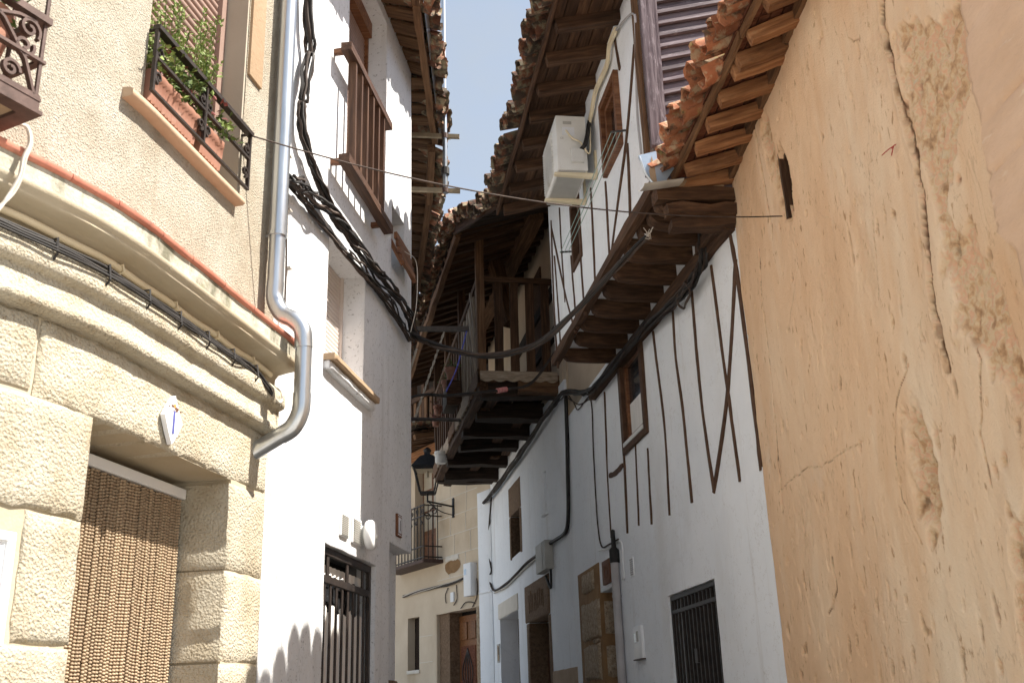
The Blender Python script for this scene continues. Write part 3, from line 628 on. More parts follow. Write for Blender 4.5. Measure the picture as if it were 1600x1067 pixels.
# conduit and cables under the cornice
T=thing('cornice_conduit','cream conduit pipe running under the beige house cornice','pipe',W1.pt(.5,2.99,.03))
part('conduit',G().tube([W1.pt(-1.2+i*.051,2.998+.003*math.sin(i*.9),.030) for i in range(48)],.0125,8),MT['cream'],T,smooth=60)
for s in (-.5,.02,.36,.68,1.0): part('clip',G().tube([W1.pt(s,3.006,.012),W1.pt(s,3.010,.045),W1.pt(s,2.985,.050),W1.pt(s,2.978,.030)],.004,5),MT['cream'],T)
T=thing('cornice_cables','black cables clipped beneath the beige house cornice','cable',W1.pt(.5,2.96,.05))
for k in range(4):
    pts=[W1.pt(-1.2+i*.10,2.950-.010*k+.006*noise.noise(V((i*.5,k,1))),.064+.006*k+.006*noise.noise(V((i*.6,k,7)))) for i in range(21)]
    pts+=[W1.pt(.98,2.955-.02*k,.06),W1.pt(1.10,2.90-.012*k,.075),W1.pt(1.18,2.885-.01*k,.05)] if k<2 else [W1.pt(1.0,2.965-.01*k,.05),W1.pt(1.16,2.968-.012*k,.04)]
    part('cable',G().tube(spline(pts,3),.0062-.0008*k,6),MT['black'],T,smooth=70)
part('cable',G().tube(spline([W1.pt(1.14,2.905,.06),W1.pt(1.2,2.87,.07),W1.pt(1.235,2.89,.07),W1.pt(1.24,2.93,.06),W1.pt(1.2,2.94,.05)],6),.0065,6),MT['greycable'],T,smooth=70)
for s in [-.5+.21*i for i in range(8)]: part('clip',G().tube([W1.pt(s,2.962,.02),W1.pt(s,2.962,.076),W1.pt(s,2.912,.082),W1.pt(s,2.892,.066)],.004,5),MT['black'],T)
T=thing('grey_loop_cable','pale grey cable drooping from the upper-left iron balcony over the cornice','cable',W1.pt(-.3,3.3,.14))
for k in range(2): cable('cable',[W1.px(a,b,.145) for a,b in ((28-k*4,192),(44-k*2,200),(49-k*3,224),(40-k*4,248),(34-k*4,275),(20-k*5,303),(-8,328+k*5),(-40,345))],.0055,MT['greycable'],T)
# ================================================================== LEFT: WHITE HOUSE
H2=thing('white_house','sunlit white house with wood-railed windows and barred gate, left of the lane','house',W2.pt(1.3,0))
GA=(.805,1.722,-.3,2.405); WA=(.728,1.412,3.36,4.07); WB=(.985,1.838,4.62,6.18); WC=(2.02,2.345,4.40,4.86); RC=(2.028,2.56,-.3,2.585)
part('wall',wallgrid(W2,.002,2.56,-.3,6.30,[GA+(.14,),WA+(.16,),WB+(.18,),WC+(.12,),RC+(.11,)],.11,.005,8,.32,edge=.006),MT['white'],H2,recalc=True)
part('wall',wallgrid(W2,2.0,2.585,.35,2.60,(),.12,.003,2,.2,o=-.11),MT['white'],H2,recalc=True)
part('stone_base',block(W2,2.0,2.59,-.3,1.80,-.3,-.085),MT['browngranite'],H2)
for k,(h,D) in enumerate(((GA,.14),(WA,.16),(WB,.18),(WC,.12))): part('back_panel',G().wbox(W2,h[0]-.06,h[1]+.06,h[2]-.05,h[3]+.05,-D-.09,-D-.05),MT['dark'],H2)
# window A: shutter, sill
def louvre(W,s0,s1,z0,z1,o,pitch,mat,parent,name='shutter'):
    g=G(); z=z0
    while z<z1:
        g.sweep(W,s0,s1,[(o-.012,z),(o,z+.001),(o+.005,z+pitch*.45),(o,z+pitch*.9),(o-.012,z+pitch*.92)],9); z+=pitch
    return part(name,g,mat,parent,smooth=50)
sa=louvre(W2,WA[0]+.02,WA[1]-.02,WA[2],WA[3],-.15,.0262,MT['shutterw'],H2)
part('shutter_frame',merge(G().wbox(W2,WA[0],WA[0]+.02,WA[2],WA[3],-.17,-.13),G().wbox(W2,WA[1]-.02,WA[1],WA[2],WA[3],-.17,-.13)),MT['shutterw'],sa)
g=block(W2,.70,1.552,3.318,3.352,-.16,.065,.006,.003); part('sill',g,MT['ochre'],H2)
part('sill_bed',block(W2,.71,1.54,3.272,3.317,-.05,.040,.008,.004),MT['white'],H2)
# window B: louvred shutter, wooden guard
sb=louvre(W2,WB[0]+.02,WB[1]-.02,WB[2],WB[3],-.155,.030,MT['shutter'],H2)
part('shutter_frame',merge(G().wbox(W2,WB[0],WB[0]+.025,WB[2],WB[3],-.175,-.13),G().wbox(W2,WB[1]-.025,WB[1],WB[2],WB[3],-.175,-.13),G().wbox(W2,WB[0]+.025,WB[1]-.025,WB[3]-.12,WB[3],-.175,-.10)),MT['varnish'],sb)
part('sill',block(W2,.98,1.86,4.545,4.60,-.18,.05,.012,.004),MT['white_r'],H2)
T=thing('wooden_window_guard','varnished wooden guard rail with upright slats on the white house window','railing',W2.pt(1.4,4.6,.1))
og=.085
for (a,b) in (((541,72),(606,199)),((537,246),(607,360))):
    p0=W2.px(*a,og); p1=W2.px(*b,og); beam('top_rail' if a[1]<100 else 'bottom_rail',p0,p1,.060,.050,MT['darkvarnish'],T,segs=5,jit=.002,ends=.004)
sA=W2.pix(541,72,og)[0]; sB=W2.pix(606,199,og)[0]; za=W2.pix(541,72,og)[1]; zb_=W2.pix(537,246,og)[1]
for i in range(6):
    s=sA+.14+(sB-sA-.30)*i/5; beam('slat',W2.pt(s,zb_+.02,og),W2.pt(s,za-.02,og),.045,.026,MT['darkvarnish'],T,up=W2.dirv(0),segs=2,jit=.001)
for s in (sA+.05,sB-.05):
    for z in (za,zb_): beam('wall_bracket',W2.pt(s,z,og-.03),W2.pt(s,z,-.02),.03,.03,MT['varnish'],T,segs=1)
# small window C with slatted wooden tray
T=thing('slatted_window_tray','small slatted wooden tray under the white house corner window','shelf',W2.pt(2.2,4.45,.05))
for k in range(4): beam('slat',W2.pt(2.0,4.62-.055*k,.03+.012*k),W2.pt(2.37,4.62-.055*k,.03+.012*k),.022,.045,MT['varnish'],T,segs=2,jit=.001)
for s in (2.02,2.35): beam('side_piece',W2.pt(s,4.655,-.04),W2.pt(s,4.41,.075),.02,.03,MT['varnish'],T,segs=1)
cable('line',[W2.pt(2.02,4.50,.09),W2.pt(2.22,4.50,.12),W2.pt(2.22,4.2,.12),W2.pt(2.22,4.0,.08)],.003,MT['greycable'],T)
part('window_frame',merge(G().wbox(W2,2.03,2.335,4.41,4.85,-.135,-.115)),MT['glass'],H2)
# barred gate
T=thing('barred_gate','dark iron barred gate with glass panes in the sunlit white house','gate',W2.pt(1.26,0,-.03))
s0,s1,zt=GA[0]+.004,GA[1]-.004,GA[3]-.004; of=-.035
for (a,b,c,d) in ((s0,s0+.035,0,zt),(s1-.035,s1,0,zt),(s0+.035,s1-.035,zt-.04,zt),(s0+.035,s1-.035,2.225,2.262)): part('frame',G().wbox(W2,a,b,c,d,of-.010,of+.010),MT['iron'],T,bevel=.002,bseg=1)
for i in range(8):
    s=s0+.06+(s1-s0-.12)*(i+.5)/8; part('bar',G().wbox(W2,s-.013,s+.013,0.02,2.226,of-.004,of+.004),MT['iron'],T,bevel=.002,bseg=1)
for s in (s0+.15,s0+.48,s1-.14): part('bar',G().wbox(W2,s-.018,s+.018,2.262,zt-.04,of-.005,of+.005),MT['iron'],T,bevel=.002,bseg=1)
part('window_panel',G().wbox(W2,s0,s1,0,zt,-.122,-.112),MT['glass'],T)
g=G(); n=70
for i in range(n+1):
    s=s0+.03+(s1-s0-.06)*i/n
    for z in (.3,2.12+.02*math.sin(i*.5)): g.v.append(tuple(W2.pt(s,z,-.075+.006*math.sin(i*1.1))))
for i in range(n): g.f.append((2*i,2*i+2,2*i+3,2*i+1))
part('lace_curtain',g,MT['curtain'],T)
g=G()
for i in range(n+1):
    s=s0+.03+(s1-s0-.06)*i/n
    for z in (2.275+.012*abs(math.sin(i*.35)),2.33): g.v.append(tuple(W2.pt(s,z,-.075+.004*math.sin(i*1.1))))
for i in range(n): g.f.append((2*i,2*i+2,2*i+3,2*i+1))
part('lace_curtain',g,MT['curtain'],T)
# vents, siren, number plaque
for k,(a,b,c,d) in enumerate(((533,800,545,838),(551,807,564,850))):
    p=W2.pix(a,b,.01); q=W2.pix(c,d,.01); T=thing('wall_vent',('left' if k==0 else 'right')+' one of two white louvred wall vents above the barred gate','vent',W2.pt(p[0],q[1],0),'white vents on the left house')
    z1,z0=p[1]+.005,q[1]-.012; part('plate',G().wbox(W2,p[0],q[0],z0,z1,-.01,.012),MT['whitepl'],T,bevel=.003,bseg=1)
    n=11
    for i in range(n):
        z=z0+.012+(z1-z0-.024)*i/(n-1); part('slat',G().hexa([W2.pt(p[0]+.014,z-.002,.008),W2.pt(q[0]-.014,z-.002,.008),W2.pt(q[0]-.014,z-.005,.019),W2.pt(p[0]+.014,z-.005,.019),W2.pt(p[0]+.014,z+.001,.008),W2.pt(q[0]-.014,z+.001,.008),W2.pt(q[0]-.014,z-.002,.019),W2.pt(p[0]+.014,z-.002,.019)]),MT['greybox'],T)
s,z=W2.pix(578,836,.05); T=thing('alarm_siren','round white alarm siren beside the vents on the white house','alarm',W2.pt(s,z,0)); nn_=W2.nrm(0)
part('mount',G().lathe(W2.pt(s,z,-.005),nn_,[(.055,0),(.055,.02),(.04,.028),(.04,.05)],20),MT['dirtywhite'],T,smooth=40)
part('dome',G().lathe(W2.pt(s,z,.03),nn_,[(.06,0),(.078,.006),(.083,.018),(.083,.034),(.076,.046),(.055,.052),(.0,.054)],28),MT['whitepl'],T,smooth=50)
part('lamp_lens',G().lathe(W2.pt(s+.01,z-.01,.082),nn_,[(.016,0),(.014,.008),(.0,.011)],14),MT['dirtywhite'],T,smooth=60)
s,z=W2.pix(624.5,821,.01); T=thing('number_plaque','brown bordered ceramic number plaque beside the white house corner recess','house number',W2.pt(s,z,0))
part('plaque',G().wbox(W2,s-.055,s+.055,z-.07,z+.07,-.005,.012),MT['brownglaze'],T,bevel=.003,bseg=1); part('panel',G().wbox(W2,s-.034,s+.034,z-.048,z+.048,.011,.0145),MT['ceramic'],T)
me,M=text_mesh('1',W2,s,z-.034,.0148,.068,.001); link('numeral',me,MT['iron'],T,M)
for sg in (-1,1):
    for k in range(4): part('border_dot',G().lathe(W2.pt(s-.04+.0267*k,z+sg*.059,.0115),nn_,[(.005,0),(.004,.002)],8),MT['ceramic'],T)
# eave of the white house
RA=[V((-.56,4.2,6.20)),V((-.575,5.9,6.20)),V((-.60,7.72,6.20))]
def lerp_line(P,y):
    for a,b in zip(P,P[1:]):
        if y<=b.y: break
    t=(y-a.y)/(b.y-a.y); return a.lerp(b,t)
RF=thing('white_house_roof','tiled roof edge with plank soffit over the white house at the left','roof',V((-1.2,6,6.2)))
y=4.3
while y<7.7:
    p=lerp_line(RA,y); ix=W2.pt((y-CORN.y)/math.cos(R(8)),0).x-.05 if y<6.88 else -1.15
    beam('soffit_board',V((ix,y-.02,6.285)),V((p.x+.01,y,6.225)),.118,.022,MT['wood'],RF,segs=3,jit=.003); y+=.168+random.uniform(-.012,.012)
for a,b in zip(RA,RA[1:]): beam('fascia_beam',a+V((.0,-.0,-.035)),b+V((0,.02,-.035)),.05,.075,MT['wood'],RF,segs=8,jit=.006)
part('metal_strip',G().add([RA[0]+V((.045,0,-.02)),RA[1]+V((.045,0,-.02)),RA[2]+V((.045,0,-.02)),RA[2]+V((.060,0,.06)),RA[1]+V((.060,0,.06)),RA[0]+V((.060,0,.06)),RA[0]+V((.048,0,-.02)),RA[1]+V((.048,0,-.02)),RA[2]+V((.048,0,-.02)),RA[2]+V((.063,0,.06)),RA[1]+V((.063,0,.06)),RA[0]+V((.063,0,.06))],[(0,1,4,5),(1,2,3,4),(6,7,10,11),(7,8,9,10),(0,1,7,6),(1,2,8,7)]),MT['zinc'],RF)
part('roof_deck',G().hexa([V((-4.5,4.2,7.42)),V((-.54,4.2,6.27)),V((-.57,7.76,6.27)),V((-4.5,7.76,7.42)),V((-4.5,4.2,7.47)),V((-.54,4.2,6.29)),V((-.57,7.76,6.29)),V((-4.5,7.76,7.47))]),MT['sootwood'],RF)
eave(RF,RA[0]+V((.05,0,.02)),RA[2]+V((.05,0,.02)),(-1,0,0),R(16),'olddark_tile',3,.178,.075,9)
# next roof along the left side, beyond the corner
H3=thing('neighbour_house','dark-eaved house just beyond the white house corner, left','house',V((-1.4,9,0)))
W3=Wall([(-1.02,6.95),(-1.02,8.2),(-1.45,11.2),(-2.3,14.2)],1)
part('wall',wallgrid(W3,0,7.2,-.2,6.3,(),.4,.004,4,.3),MT['white_r'],H3,recalc=True)
RB=[V((-.615,7.8,6.16)),V((-.715,8.75,6.16)),V((-1.03,10.85,6.16)),V((-1.65,13.4,6.2))]
for a,b in zip(RB,RB[1:]): beam('fascia_beam',a+V((-.02,0,-.03)),b+V((-.02,.02,-.03)),.06,.08,MT['wood'],H3,segs=6,jit=.006)
y=7.85
while y<12.8:
    p=lerp_line(RB,y); beam('soffit_board',V((p.x-.55,y-.05,6.27)),V((p.x+.01,y,6.19)),.15,.025,MT['wood'],H3,segs=3,jit=.004); y+=.205
for a,b in zip(RB,RB[1:]):
    part('roof_deck',G().hexa([a+V((-3,0,1.0)),a+V((.02,0,.06)),b+V((.02,0,.06)),b+V((-3,0,1.0)),a+V((-3,0,1.05)),a+V((.02,0,.08)),b+V((.02,0,.08)),b+V((-3,0,1.05))]),MT['sootwood'],H3)
    d=(b-a); eave(H3,a+V((.03,0,.03)),b+V((.03,0,.03)),V((-d.y,d.x,0)),R(16),'olddark_tile',2,.19,.08,9)
# aerial mast with two steel brackets
T=thing('aerial_mast','grey steel aerial mast rising beside the left eave','mast',V((-.46,7.45,4.9)))
WX=Wall([(-1.0,7.45),(-.2,7.45)],1)
q0=WX.px(693,-60); q1=WX.px(696,302); part('pole',G().tube([V((q1.x,7.45,q1.z)),V((q1.x,7.45,q1.z+1.9))],.019,12),MT['zinc'],T,smooth=50)
for k,(uv) in enumerate((((640,209),(718,212)),((640,294),(719,297)))):
    p=WX.px(*uv[0]); q=WX.px(*uv[1]); beam('bracket',V((-1.05,7.47,p.z+.02)),V((q.x,7.47,q.z)),.028,.034,MT['steel'],T,segs=1,jit=0)
    part('clamp',G().tube([V((q1.x,7.45,q.z-.022)),V((q1.x,7.45,q.z+.022))],.025,10),MT['rustiron'],T)
p=WX.px(696,268); part('coupling',G().tube([V((q1.x+.0,7.45,p.z-.03)),V((q1.x,7.45,p.z+.03))],.034,10),MT['black'],T)
# telephone cables on the white house
cable_bundle('riser_cables','thick black cable bundle hanging down the white house beside the downpipe',[W2.px(a,b,.05) for a,b in ((478,-40),(481,40),(484,80),(476,130),(472,175),(475,210),(487,250),(500,282),(512,315),(530,345),(556,380))],7,.024,.0085,['black','browncable'],1,1.5)
cable_bundle('sagging_cables','tangled black cable bundle running diagonally across the white house front',[W2.px(a,b,.065) for a,b in ((452,278),(475,295),(500,318),(530,342),(560,385),(590,425),(618,458),(640,495),(652,530))],9,.028,.0075,['black','browncable','black'],2,3.2,messy=1.1)
cable_bundle('wall_cables','dusty cable strand pinned to the white wall above the shuttered window',[W2.px(a,b,.03) for a,b in ((452,285),(478,318),(505,352),(530,384),(560,420),(590,455),(615,490),(640,532))],5,.012,.0065,['browncable','black'],3,3,messy=.9)
cable_bundle('looped_cables','loose loop of dark cables below the diagonal bundle near the white corner',[W2.px(a,b,.05) for a,b in ((545,395),(572,425),(590,448),(612,470),(628,505),(640,530))],4,.022,.006,['browncable','black'],7,2,messy=1.4)
T=thing('pipe_side_cables','pair of thin cables clipped on the white wall right of the downpipe','cable',W2.pt(.1,3.4,.02))
for k in range(2): cable('cable',[W2.px(a+k*4,b,.015) for a,b in ((452,-30),(455,30),(452,100),(448,200),(446,290),(444,360),(443,420),(440,500))],.005,MT['browncable' if k else 'greycable'],T)
for v in (60,150,245,330,420): part('clip',G().wbox(W2,*[W2.pix(447,v,.0)[0]+d for d in (-.012,.02)],*[W2.pix(447,v,0)[1]+d for d in (0,.008)],0,.024),MT['greycable'],T)
# ================================================================== RIGHT: MUD HOUSE
H4=thing('mud_house','crumbling ochre mud-rendered house wall filling the right side','house',WMud.pt(-2,0))
mtop=lambda y:4.62+.127*(5.72-y)
def poly_d(s,z,P):
    best=9
    for (a,b) in zip(P,P[1:]):
        dx,dz=b[0]-a[0],b[1]-a[1]; t=max(0,min(1,((s-a[0])*dx+(z-a[1])*dz)/(dx*dx+dz*dz+1e-9))); best=min(best,math.hypot(s-a[0]-dx*t,z-a[1]-dz*t))
    return best
pxl=lambda L:[WMud.pix(u,v) for u,v in L]
CR=[(pxl([(1376,-20),(1380,40),(1396,110),(1412,180),(1432,250),(1445,330),(1452,400),(1455,450),(1468,520),(1480,580)]),.012,.030),
    (pxl([(1318,30),(1325,60),(1334,66),(1345,60)]),.003,.006),(pxl([(1176,185),(1185,250),(1196,310),(1206,370)]),.012,.022),(pxl([(1186,390),(1192,480),(1205,590),(1215,720),(1222,800)]),.009,.016),
    (pxl([(1356,255),(1362,330),(1370,400),(1372,470)]),.003,.006),(pxl([(1262,300),(1275,330),(1300,345),(1322,380)]),.002,.004),(pxl([(1215,770),(1232,752),(1262,730),(1285,728),(1318,706),(1362,682)]),.004,.006),
    (pxl([(1420,570),(1404,620),(1398,700),(1410,780),(1440,850)]),.005,.012),(pxl([(1300,870),(1310,920),(1296,960)]),.008,.012),(pxl([(1515,520),(1530,560),(1530,680),(1545,760)]),.006,.012),(pxl([(1236,300),(1245,420),(1232,520)]),.003,.006)]
PIT=[(WMud.pix(a,b),c,d,e) for a,b,c,d,e in ((1448,720,.05,.11,.022),(1436,790,.04,.06,.02),(1452,840,.03,.04,.012),(1462,690,.02,.05,.02),(1585,870,.03,.05,.025),(1575,800,.015,.03,.015),(1500,280,.02,.02,.008),(1560,1040,.02,.03,.02),(1400,930,.012,.02,.012),(1395,500,.012,.03,.010),(1415,560,.012,.03,.012),(1565,720,.02,.03,.015))]
slot=[WMud.pix(u,v) for u,v in ((1211,250),(1226,208),(1240,330),(1222,335))]
SL=(WMud.pix(1240,300)[0],WMud.pix(1211,260)[0],WMud.pix(1228,335)[1],WMud.pix(1224,205)[1])
def sm(a,b,x): t=max(0,min(1,(x-a)/(b-a))); return t*t*(3-2*t)
crk_right=CR[0][0]
BIG=WMud.pix(1440,730)
def mudh(s,z):
    """relief, exposed-core mask and painted recess shade"""
    n1=noise.fractal(V((s*1.6,z*1.0,1.3)),1,2,4); h=.010*n1; ex=0; recess_shade=0
    h+=.004*noise.fractal(V((s*9,z*5,4.1)),1,2,3)
    # worn patches: render skin missing over the core
    k=noise.fractal(V((s*2.6+3,z*1.5,7.7)),1,2,5)
    cx=None
    for (a,b) in zip(crk_right,crk_right[1:]):
        if b[1]<=z<=a[1]: t=(z-a[1])/(b[1]-a[1]+1e-9); cx=a[0]+(b[0]-a[0])*t
    if cx is None: cx=crk_right[-1][0]+.0*(z) if z<crk_right[-1][1] else crk_right[0][0]
    rt=sm(.06,-.10,s-cx)                       # towards the camera from the long crack
    low=sm(2.6,1.7,z)
    big=1-sm(.5,1.25,math.hypot((s-BIG[0])/.095,(z-BIG[1])/.26)+.45*noise.fractal(V((s*9,z*6,5)),1,2,3)); m=max(big,sm(.20,.32,k+.34*rt+.06*low-.22)*(.2+.8*rt)); h-=.016*m+.014*big; ex=max(ex,m*.9)
    h+=(m*.012+big*.016)*noise.fractal(V((s*26,z*22,2)),1,2,3)
    # little pock marks, drawn out vertically
    q=noise.noise(V((s*24,z*9,11))); pk=sm(.50,.62,q+.16*low); h-=.012*pk; ex=max(ex,.5*pk)
    for P,w_,dp in CR:
        if abs(s-P[0][0])<1.2:
            d=poly_d(s+.012*noise.noise(V((z*16,s*9,3))),z+.01*noise.noise(V((s*16,z*9,6))),P)
            if d<w_*1.6: c=1-sm(w_*.3,w_*1.6,d+w_*.5*noise.noise(V((s*40,z*12,2)))); h-=dp*.45*c; ex=max(ex,c*.9); recess_shade=max(recess_shade,(1-sm(.30,.80,d/(w_*(.95+.9*noise.noise(V((z*14,s*5,w_)))))))*min(1,dp*70)*(1 if P is CR[0][0] else sm(-.12,.18,noise.noise(V((s*11+7,z*11,3))))))
            if P is CR[0][0] and d<.05 and d>.012 and s<P[0][0]+.5: h+=.014*(1-d/.05)*(-.5 if s<cx else 1)
    for (ps,pz),a,b,dp in PIT:
        d=math.hypot((s-ps)/a,(z-pz)/b)+.5*noise.noise(V((s*30,z*22,8)))
        if d<1.4: c=1-sm(.4,1.4,d); h-=dp*c; ex=max(ex,c); recess_shade=max(recess_shade,.75*(1-sm(.0,.6,d+.3*noise.noise(V((s*60,z*60,1))))))
    # eroded strip beside the slot
    d=poly_d(s,z,[(SL[1]+.10,SL[3]+.2),(SL[1]+.05,SL[3]-.05),(SL[0]+.11,SL[2])])
    if d<.09: c=1-sm(.03,.09,d+.02*noise.noise(V((s*30,z*20,1)))); h-=.025*c; ex=max(ex,c)
    recess_shade=max(recess_shade,.45*sm(.58,.68,q+.14*low))  # pock marks get painted shade as well
    return h,ex,recess_shade
g=G(); S0,S1=-2.98,-.004; nS=450; nZ=500; Z0,Z1=1.45,5.02; ex=[]; recess_shades=[]
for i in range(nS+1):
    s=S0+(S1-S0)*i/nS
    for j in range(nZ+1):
        z=Z0+(Z1-Z0)*j/nZ; h,e,kk=mudh(s,z); recess_shades.append(kk)
        h-=.02*sm(-.03,0,s)
        if SL[0]<s<SL[1] and SL[2]<z<SL[3]:
            w_=(SL[1]-SL[0]); t=(z-SL[2])/(SL[3]-SL[2]); 
            c_=SL[0]+w_*(.42+.16*t); hw=w_*(.36*min(1,(1-t)*2.2+.05)*min(1,t*3+.25))
            if abs(s-c_)<hw: h-=.22; e=1
        g.v.append(tuple(WMud.pt(s,z,h))); ex.append(e)
for i in range(nS):
    for j in range(nZ): a=i*(nZ+1)+j; g.f.append((a,a+nZ+1,a+nZ+2,a+1))
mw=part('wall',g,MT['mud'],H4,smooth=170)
at=mw.data.attributes.new('expo','FLOAT','POINT'); at.data.foreach_set('value',ex); at=mw.data.attributes.new('crack_shade','FLOAT','POINT'); at.data.foreach_set('value',recess_shades)
part('wall',wallgrid(WMud,-3.5,0,-.3,1.46,(),.3,.01,2,.3,o=-.01),MT['mud'],H4,recalc=True)
part('wall',wallgrid(WMud,-3.5,-2.96,1.45,5.2,(),.3,.01,2,.3,o=-.03),MT['mud'],H4,recalc=True)
part('wall_core',G().wbox(WMud,-2.97,-.02,1.4,4.9,-.4,-.27),MT['dark'],H4)
part('side_wall',G().hexa([V((1.63,2.25,0)),V((4.6,2.25,0)),V((4.6,2.45,0)),V((1.63,2.45,0)),V((1.63,2.25,5.1)),V((4.6,2.25,6)),V((4.6,2.45,6)),V((1.63,2.45,5.1))]),MT['mud'],H4)
part('back_wall',G().hexa([V((4.5,2.3,0)),V((4.7,2.3,0)),V((4.7,5.7,0)),V((4.5,5.7,0)),V((4.5,2.3,6)),V((4.7,2.3,6)),V((4.7,5.7,6)),V((4.5,5.7,6))]),MT['mud'],H4)
beam('slot_shade_lining',WMud.pt(SL[1]-.055,SL[2]-.02,-.09),WMud.pt(SL[1]-.03,SL[3]+.0,-.09),.16,.03,MT['darkwood'],H4,up=WMud.dirv(-1),segs=4,jit=.006)  # dark boards added so the slot looks deep in shade
beam('slot_shade_lining',WMud.pt(SL[0]+.02,SL[3]-.06,-.10),WMud.pt(SL[1]-.02,SL[3]-.09,-.10),.14,.03,MT['darkwood'],H4,segs=2,jit=.004)
# eave of the mud house
eo=lambda y:V((1.0+.150*(5.72-y),y,4.545+.11*(5.72-y))); ei=lambda y:V((WMud.pt(0,0).x+.07*(5.74-y),y,mtop(y)))
ylist=[5.68,5.46,5.26,5.05,4.84,4.62,4.54,4.36,4.12,3.86,3.6,3.3,3.0,2.7,2.4]
for k,y in enumerate(ylist):
    a=eo(y)+V((.02,random.uniform(-.02,.02),.0)); b=ei(y-.03)+V((.25,0,.06)); b.z=a.z+(mtop(y)-eo(y).z)*((b.x-a.x)/(ei(y).x-eo(y).x))
    beam('rafter',a,b,random.uniform(.055,.075),random.uniform(.06,.08),MT['redwood'],H4,segs=7,jit=.004,label='forked crooked rafter' if k in (5,6) else None)
for k in range(5):
    f0,f1=-.03+k*.25,.195+k*.25
    for (ya,yb) in ((5.71,4.3),(4.29,2.2)):
        A=[];
        for y in (ya,yb):
            o_,i_=eo(y),ei(y); A.append((o_.lerp(i_,f0),o_.lerp(i_,f1)))
        up=V((0,0,.045)); t=V((0,0,.02)); j=lambda:V((0,0,random.uniform(-.003,.003)))
        part('roof_board',G().hexa([A[0][0]+up+j(),A[0][1]+up+j(),A[1][1]+up+j(),A[1][0]+up+j(),A[0][0]+up+t,A[0][1]+up+t,A[1][1]+up+t,A[1][0]+up+t]),MT['redboard'],H4,recalc=True)
for (ya,yb) in ((5.70,4.4),(4.39,2.2)): beam('eave_lath',eo(ya)+V((-.005,0,.045)),eo(yb)+V((-.005,0,.045)),.022,.05,MT['wood'],H4,segs=8,jit=.004)
for (ya,yb) in ((5.70,4.5),(4.5,2.2)): beam('wall_plate',ei(ya)+V((.02,0,.0)),ei(yb)+V((.02,0,.0)),.10,.075,MT['wood'],H4,segs=10,jit=.010)
A=eo(5.72)+V((-.02,0,.075)); B=eo(2.2)+V((-.02,0,.075)); Ci=ei(5.72)+V((3.2,0,1.3)); Di=ei(2.2)+V((3.2,0,1.3))
part('roof_deck',G().hexa([A,B,Di,Ci,A+V((0,0,.02)),B+V((0,0,.02)),Di+V((0,0,.02)),Ci+V((0,0,.02))]),MT['redboard'],H4,recalc=True)
eave(H4,eo(5.66)+V((-.02,0,.07)),eo(2.2)+V((-.02,0,.07)),V((1,-.05,0)),R(19),'tile',4,.165,.11,6)
# red string caught on the wall
T=thing('red_string','short red string snagged on the ochre mud wall','string',WMud.px(1395,232,.01)); 
for k,(a,b) in enumerate((((1397,228),(1378,243)),((1396,229),(1393,243)),((1400,226),(1393,232)))): cable('strand',[WMud.px(*a,.02),WMud.px((a[0]+b[0])/2,(a[1]+b[1])/2-1,.028),WMud.px(*b,.02)],.002,surf('red_thread',[(.3,(.35,.02,.03)),(.7,(.42,.04,.05))],5) if k==0 else bpy.data.materials['red_thread'],T,3,5)
# nearer buff-rendered wall at the right edge
H5=thing('buff_rendered_wall','pinkish-buff rendered wall layer at the far right edge','wall',WMud.pt(-3,0,.05))
bd=[WMud.pix(u,v,.045) for u,v in ((1484,-60),(1490,30),(1503,120),(1518,200),(1532,290),(1545,370),(1572,400),(1580,440),(1600,500),(1640,600))]
g=G(); nz_=300; ns=24
def edge_s(z):
    for (a,b) in zip(bd,bd[1:]):
        if b[1]<=z<=a[1]: return a[0]+(b[0]-a[0])*(z-a[1])/(b[1]-a[1])
    return bd[0][0] if z>bd[0][1] else bd[-1][0]-.25*min(1,(bd[-1][1]-z))
for j in range(nz_+1):
    z=-.2+(5.2)*j/nz_; e=edge_s(z)+.02*noise.fractal(V((z*7,0,0)),1,2,4)
    for i in range(ns+1):
        t=i/ns; s=e-t*t*(3.52+e); d=e-s; o=-.10+.145*sm(-.01,.05,d)+.008*noise.fractal(V((s*3,z*4,9)),1,2,4)-.012*max(0,1-abs(((z+.012*noise.noise(V((s*5,z,1))))/.17)%1-.5)/.05)
        g.v.append(tuple(WMud.pt(s,z,o)))
for j in range(nz_):
    for i in range(ns): a=j*(ns+1)+i; g.f.append((a,a+1,a+ns+2,a+ns+1))
part('render_layer',g,MT['pinkwall'],H5,smooth=60)
# ================================================================== RIGHT: HALF-TIMBERED WHITE HOUSE
H6=thing('half_timbered_house','white limewashed house with brown timber strips and jettied upper storey, right','house',WR.pt(2.5,0))
GR=(.972,2.030,-.3,2.345); WN=(2.245,2.885,3.66,4.42); DR=(3.42,4.222,-.3,2.605)
part('ground_floor_wall',wallgrid(WR,-.03,5.5,-.3,4.60,[GR+(.10,),WN+(.07,),DR+(.22,)],.12,.006,12,.35,edge=.005),MT['white_r'],H6,recalc=True)
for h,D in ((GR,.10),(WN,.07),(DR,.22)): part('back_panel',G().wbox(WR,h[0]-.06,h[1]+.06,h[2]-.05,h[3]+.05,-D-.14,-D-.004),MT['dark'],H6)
U1=(.56,.985,5.215,5.745); U2=(1.95,2.30,5.0,5.60)
part('upper_wall',wallgrid(WR,0.0,3.30,4.60,6.30,[U1+(.06,),U2+(.06,)],.12,.005,15,.25,o=.5),MT['white_r'],H6,recalc=True)
for h in (U1,U2): part('back_panel',G().wbox(WR,h[0]-.05,h[1]+.05,h[2]-.05,h[3]+.05,.36,.437),MT['dark'],H6)
part('far_side_wall',G().wbox(WR,3.15,3.299,4.60,6.8,-2.5,.24),MT['beigewall'],H6)
